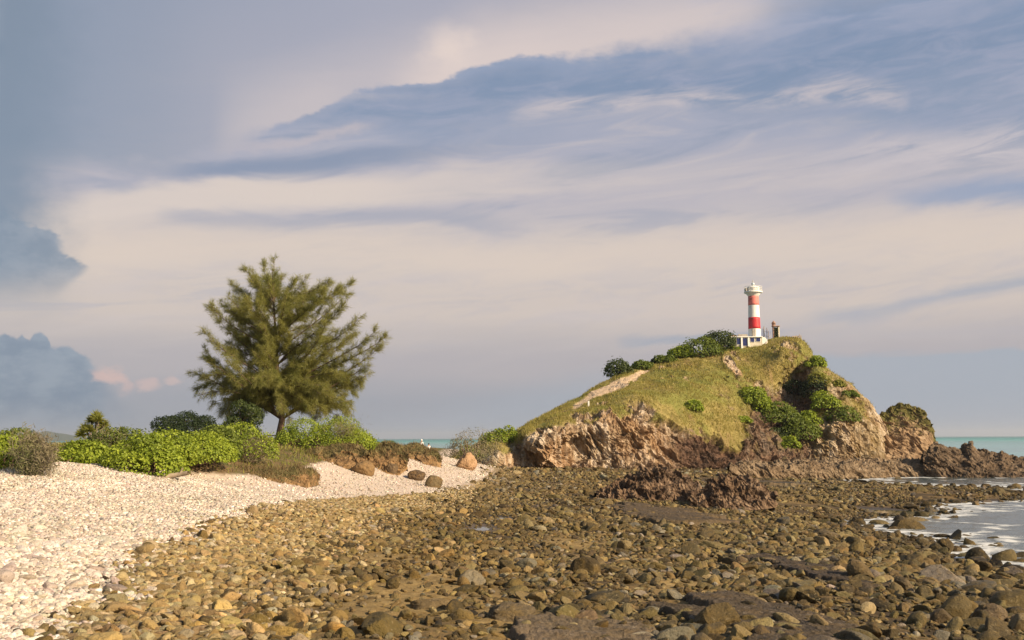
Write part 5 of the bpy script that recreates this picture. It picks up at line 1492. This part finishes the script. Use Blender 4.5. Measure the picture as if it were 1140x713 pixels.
def building():
    """low flat-roofed house in front of the tower"""
    Yb = LY - 3.2; u = Yb / FPX; o = at(832, 387, Yb); z = lambda py: at(832, py, Yb)[2] - o[2]; x = lambda px: (px - 832) * u
    root = empty('lighthouse_building', o, 'low cream flat-roofed building with dark blue shutters below the lighthouse', 'building')
    box('wall', x(814.5), x(848.3), 0, 3.0, -1.2, z(375.9), M_CREAM, root, .02)
    box('roof', x(813.2), x(849.2), -.28, 3.2, z(375.9), z(374.9), M_WHITE, root, .02)
    box('parapet', x(822.5), x(833), .15, .45, z(374.9), z(372.2), M_GREYC, root, .01)
    box('parapet', x(813.5), x(822.4), .9, 2.4, z(374.9), z(372.4), M_RUST, root, .01)
    for px0, px1, y0, y1 in ((820.6, 824.6, 376.9, 383.6), (826.9, 831.6, 376.9, 385.2), (835.6, 840.0, 376.6, 380.9), (842.2, 846.6, 376.4, 380.4)):
        f = box('window' if y1 < 385 else 'door', x(px0) - .06, x(px1) + .06, -.06, .12, z(y1) - .06, z(y0) + .06, M_WHITE, root, 0)
        box('shutter', x(px0), x(px1), -.085, -.02, z(y1), z(y0), M_BLUE, f, 0)
    for px in (825.7, 833.4): box('pillar', x(px) - .13, x(px) + .13, -.22, -.062, -1.2, z(375.9) - .004, M_WHITE, root, .01)
    # flared white wall beside the steps at the right
    bm = bmesh.new(); pts = [(849.4, 388), (849.4, 375.2), (852.5, 375.6), (855.2, 378.3), (855.6, 380), (852, 385), (848.6, 389.5)]
    vf = [bm.verts.new((x(a), .3, z(b))) for a, b in pts]; f = bm.faces.new(vf); r = bmesh.ops.extrude_face_region(bm, geom=[f]); bmesh.ops.translate(bm, verts=[v for v in r['geom'] if isinstance(v, bmesh.types.BMVert)], vec=(0, .35, 0)); bmesh.ops.recalc_face_normals(bm, faces=bm.faces[:])
    bm_mesh('stair_wall', bm, M_WHITE, root)
    V, F = tube([(np.array([[x(846.5), -.3, z(388.6)], [x(850), -.1, z(386.2)], [x(855), .2, z(380.8)]]), np.full(3, .10))], 6); mesh('kerb', V, F, M_PATH, root)


building()


def summit_fence():
    Yf = LY + 2; o = at(854, 379, Yf); u = Yf / FPX
    root = empty('mast_fence', o, 'cluster of thin vertical poles between the lighthouse and the old beacon', 'fence')
    for k, (px, top) in enumerate([(849.6, 366), (851.0, 363.5), (852.4, 362.5), (853.8, 365), (855.6, 366), (857.0, 368.5), (858.6, 369.5)]):
        V, F = tube([(np.array([[0, 0, -1.0], [0, 0, (379 - top) * u]]), np.array([.045, .035]))], 6); q = mesh('pole', V, F, M_RUST if k % 2 else M_METAL, root); q.location = ((px - 854) * u, .25 * (k % 3), 0)
    V, F = tube([(np.array([[-4.6 * u, 0, 5 * u], [4.8 * u, .3, 4.4 * u]]), np.full(2, .03)), (np.array([[-4.6 * u, 0, 10 * u], [2.5 * u, .3, 9.4 * u]]), np.full(2, .025))], 5); mesh('rail', V, F, M_METAL, root)


summit_fence()


def beacon():
    Yb = LY + 1; u = Yb / FPX; o = at(864.5, 379, Yb); root = empty('old_beacon', o, 'small weathered beacon pillar overgrown with green beside the lighthouse', 'beacon')
    z = lambda py: at(864.5, py, Yb)[2] - o[2]
    box('column', -4.0 * u, -2.6 * u, -.2, .2, -1.0, z(359.5), M_RUST, root, .02)
    box('column', 1.6 * u, 3.4 * u, -.25, .25, -1.0, z(364), M_CREAM, root, .02)
    box('wall', -2.5 * u, 1.5 * u, .05, .35, -1.0, z(365.2), M_GREYC, root, .02)
    box('platform', -4.4 * u, 3.8 * u, -.4, .45, z(363.9), z(363.0), M_RUST, root, .02)
    parent_lathe('lantern', [(.30, z(362.9)), (.30, z(360.2)), (.36, z(360)), (.2, z(358.6)), (.03, z(357.2)), (.001, z(357.0))], M_RUST, root, 12, loc=(-2.6 * u, 0, 0))
    k = 420; P = np.stack([RNG.uniform(-2.8, 1.8, k) * u, RNG.uniform(-.35, 0, k), RNG.uniform(0, z(365), k)], 1); ln = RNG.uniform(.10, .22, k)
    V, F = leaves(P, RNG.normal(0, .6, (k, 3)) + [0, -1, .3], ln, ln * .7); mesh('creeper', V, F, LM_DARK, root, dict(tint=np.repeat(RNG.random(k), 4)), smooth=False)


beacon()


def brow_rail():
    p = head_at(887, 377.5); u = p[1] / FPX; root = empty('brow_railing', p, 'short weathered wooden railing on the brow right of the lighthouse', 'railing')
    for k, (px, h) in enumerate([(882.0, 2.2), (884.5, 2.6), (887.0, 3.2), (889.6, 3.0), (891.2, 4.6), (893.0, 3.4)]):
        V, F = tube([(np.array([[0, 0, -.9], [0, 0, h * u]]), np.full(2, .055))], 6); q = mesh('post', V, F, M_WOOD, root); q.location = ((px - 887) * u, .1 * k, 0)
    V, F = tube([(np.array([[-5 * u, 0, 1.9 * u], [6.2 * u, .5, 2.6 * u]]), np.full(2, .045))], 5); mesh('rail', V, F, M_WOOD, root)


brow_rail()


def marker_post(px, y0, y1, wpx, mat, name, label, cat):
    p = head_at(px, y1); u = p[1] / FPX; h = (y1 - y0) * u + .1
    bm = bmesh.new(); box_bm(bm, -wpx * u / 2, wpx * u / 2, -.07, .07, -.5, h, .012); o = bm_mesh(name, bm, mat); o.location = tuple(float(v) for v in p)
    return tag(o, label, cat)


marker_post(655, 445.5, 455, 1.9, M_WHITE, 'marker_post', 'white marker post beside the lower end of the trail', 'post')
marker_post(648.5, 446.0, 451.5, 1.0, M_WOOD, 'trail_post', 'thin wooden post left of the white one by the trail', 'post')


# ------------------------------------------------------------------ people beyond the bank, bench, log
def skin_figure(edges, verts, rad):
    me = bpy.data.meshes.new('body'); me.from_pydata(verts, edges, []); o = bpy.data.objects.new('tmp', me); COL.objects.link(o)
    m = o.modifiers.new('s', 'SKIN'); s = o.modifiers.new('d', 'SUBSURF'); s.levels = 1
    for i, r in enumerate(rad): me.skin_vertices[0].data[i].radius = (r, r)
    me.skin_vertices[0].data[0].use_root = True
    dg = bpy.context.evaluated_depsgraph_get(); ev = o.evaluated_get(dg); out = bpy.data.meshes.new_from_object(ev)
    bpy.data.objects.remove(o)
    for p in out.polygons: p.use_smooth = True
    return out


SKIN = plain('skin', (0.42, 0.25, 0.17), 0.6, 0.06, 8.0)
M_SHIRT = plain('white_cotton', (0.80, 0.79, 0.77), 0.85, 0.05, 9.0)
M_TROUS = plain('dark_trousers', (0.045, 0.04, 0.05), 0.9, 0.15, 9.0)
M_HAIR = plain('black_hair', (0.02, 0.016, 0.013), 0.7, 0.2, 30.0)
M_CAP = plain('white_cap', (0.78, 0.77, 0.75), 0.8, 0.05, 9.0)


def person(p, rz, sc, label, hat, arm):
    root = empty('person', p, label, 'person', rz=rz)
    V = [(0, 0, .93), (0, 0, 1.10), (0, 0, 1.28), (0, 0, 1.42), (0, .01, 1.50), (0, -.01, 1.60), (0, 0, 1.70),
         (.10, 0, .88), (.11, -.01, .50), (.12, .02, .09), (.13, -.13, .035), (-.10, 0, .88), (-.12, .03, .50), (-.13, .10, .09), (-.13, -.05, .035),
         (.17, 0, 1.40), (.23, .02, 1.13), (.24, -.08 - arm, .90 + arm), (.24, -.12 - arm * 1.3, .82 + arm), (-.17, 0, 1.40), (-.23, .02, 1.13), (-.22, -.06, .90), (-.22, -.09, .82)]
    V = [tuple(c * sc for c in v) for v in V]
    E = [(0, 1), (1, 2), (2, 3), (3, 4), (4, 5), (5, 6), (0, 7), (7, 8), (8, 9), (9, 10), (0, 11), (11, 12), (12, 13), (13, 14), (3, 15), (15, 16), (16, 17), (17, 18), (3, 19), (19, 20), (20, 21), (21, 22)]
    R = [.13, .12, .14, .12, .055, .09, .075, .085, .058, .042, .04, .085, .058, .042, .04, .055, .042, .034, .036, .055, .042, .034, .036]
    b = bpy.data.objects.new('body', skin_figure(E, V, [r * sc for r in R])); COL.objects.link(b); b.parent = root; b.data.materials.append(SKIN)
    # clothing is a slightly fuller copy of the same pose
    tv = [0, 1, 2, 3, 15, 16, 19, 20]; mp = {a: i for i, a in enumerate(tv)}
    te = [(mp[a], mp[c]) for a, c in E if a in mp and c in mp]
    s = bpy.data.objects.new('shirt', skin_figure(te, [V[i] for i in tv], [(R[i] + .022) * sc for i in tv])); COL.objects.link(s); s.parent = root; s.data.materials.append(M_SHIRT)
    tv = [0, 7, 8, 9, 11, 12, 13]; mp = {a: i for i, a in enumerate(tv)}; te = [(mp[a], mp[c]) for a, c in E if a in mp and c in mp]
    s = bpy.data.objects.new('trousers', skin_figure(te, [V[i] for i in tv], [(R[i] + .020) * sc for i in tv])); COL.objects.link(s); s.parent = root; s.data.materials.append(M_TROUS)
    W, F = ICO[3]; m = W[:, 2] > -.15; H = W * [.105, .115, .12] * sc
    H[:, 2] = np.maximum(H[:, 2], -.03 * sc)
    h = mesh('cap' if hat else 'hair', H + np.array([0, .012, 1.645]) * sc, F, M_CAP if hat else M_HAIR, root)
    if hat:
        V2, F2 = lathe([(.001, .02), (.10, .02), (.15, .0), (.10, -.01), (.001, -.01)], 16); q = mesh('brim', V2 * sc, F2, M_CAP, h); q.location = (0, -.03 * sc, 1.63 * sc)
    return root


for px, py, Yp, rz, sc, lab, hat, arm in ((469.3, 503.2, 112.0, 2.6, .95, 'standing person in white shirt and pale cap beyond the earth bank', True, .05), (477.3, 506.5, 110.0, .5, .88, 'shorter person with dark hair and white shirt right of the other one', False, .2)):
    p = at(px, py, Yp); p[2] = float(ground_z(np.array(p[0]), np.array(p[1]))); person(p, rz, sc * (1.0), lab, hat, arm)


def log():
    c = hit_ground(192, 535); u = c[1] / FPX; L = 17 * u
    P = np.stack([np.linspace(-L, L, 14), .12 * np.sin(np.linspace(0, 3, 14)), np.linspace(-.02, .16, 14) + .10], 1)
    V, F = tube([(P, .11 * (1 + .25 * fbm(P, 2, 2, 3)) * np.linspace(1, .7, 14)), (np.array([P[9], P[9] + [.15, -.1, .25]]), np.array([.05, .02]))], 9)
    tag(mesh('driftwood_log', V, F, M_WOOD, loc=c), 'weathered driftwood log lying on the shingle below the bushes', 'driftwood')


log()


def table():
    o = at(303, 494, 68); u = 68 / FPX; root = empty('picnic_table', o, 'dark low wooden table in the gap left of the casuarina trunk', 'table')
    M_DW = plain('dark_wood', (0.05, 0.038, 0.03), 0.85, 0.2, 6.0)
    box('table_top', -.62, .62, -.4, .4, .50, .57, M_DW, root)
    for a in (-.5, .5):
        for b in (-.3, .3): box('leg', a - .05, a + .05, b - .05, b + .05, -.3, .499, M_DW, root)


table()


# ------------------------------------------------------------------ the air between here and the islands
def haze():
    bm = bmesh.new(); box_bm(bm, -9000, 9000, -60, 12000, -7.0, 75.0)
    m = bpy.data.materials.new('sea_haze'); m.use_nodes = True; t = m.node_tree
    t.nodes.remove(t.nodes['Principled BSDF'])
    v = t.nodes.new('ShaderNodeVolumePrincipled'); v.inputs['Color'].default_value = (0.82, 0.86, 0.92, 1); v.inputs['Density'].default_value = 0.00009; v.inputs['Anisotropy'].default_value = 0.2
    t.links.new(v.outputs[0], t.nodes['Material Output'].inputs['Volume'])
    o = bm_mesh('haze', bm, m); tag(o, 'thin sea haze between the shore and the far islands', 'haze', kind='stuff')


haze()
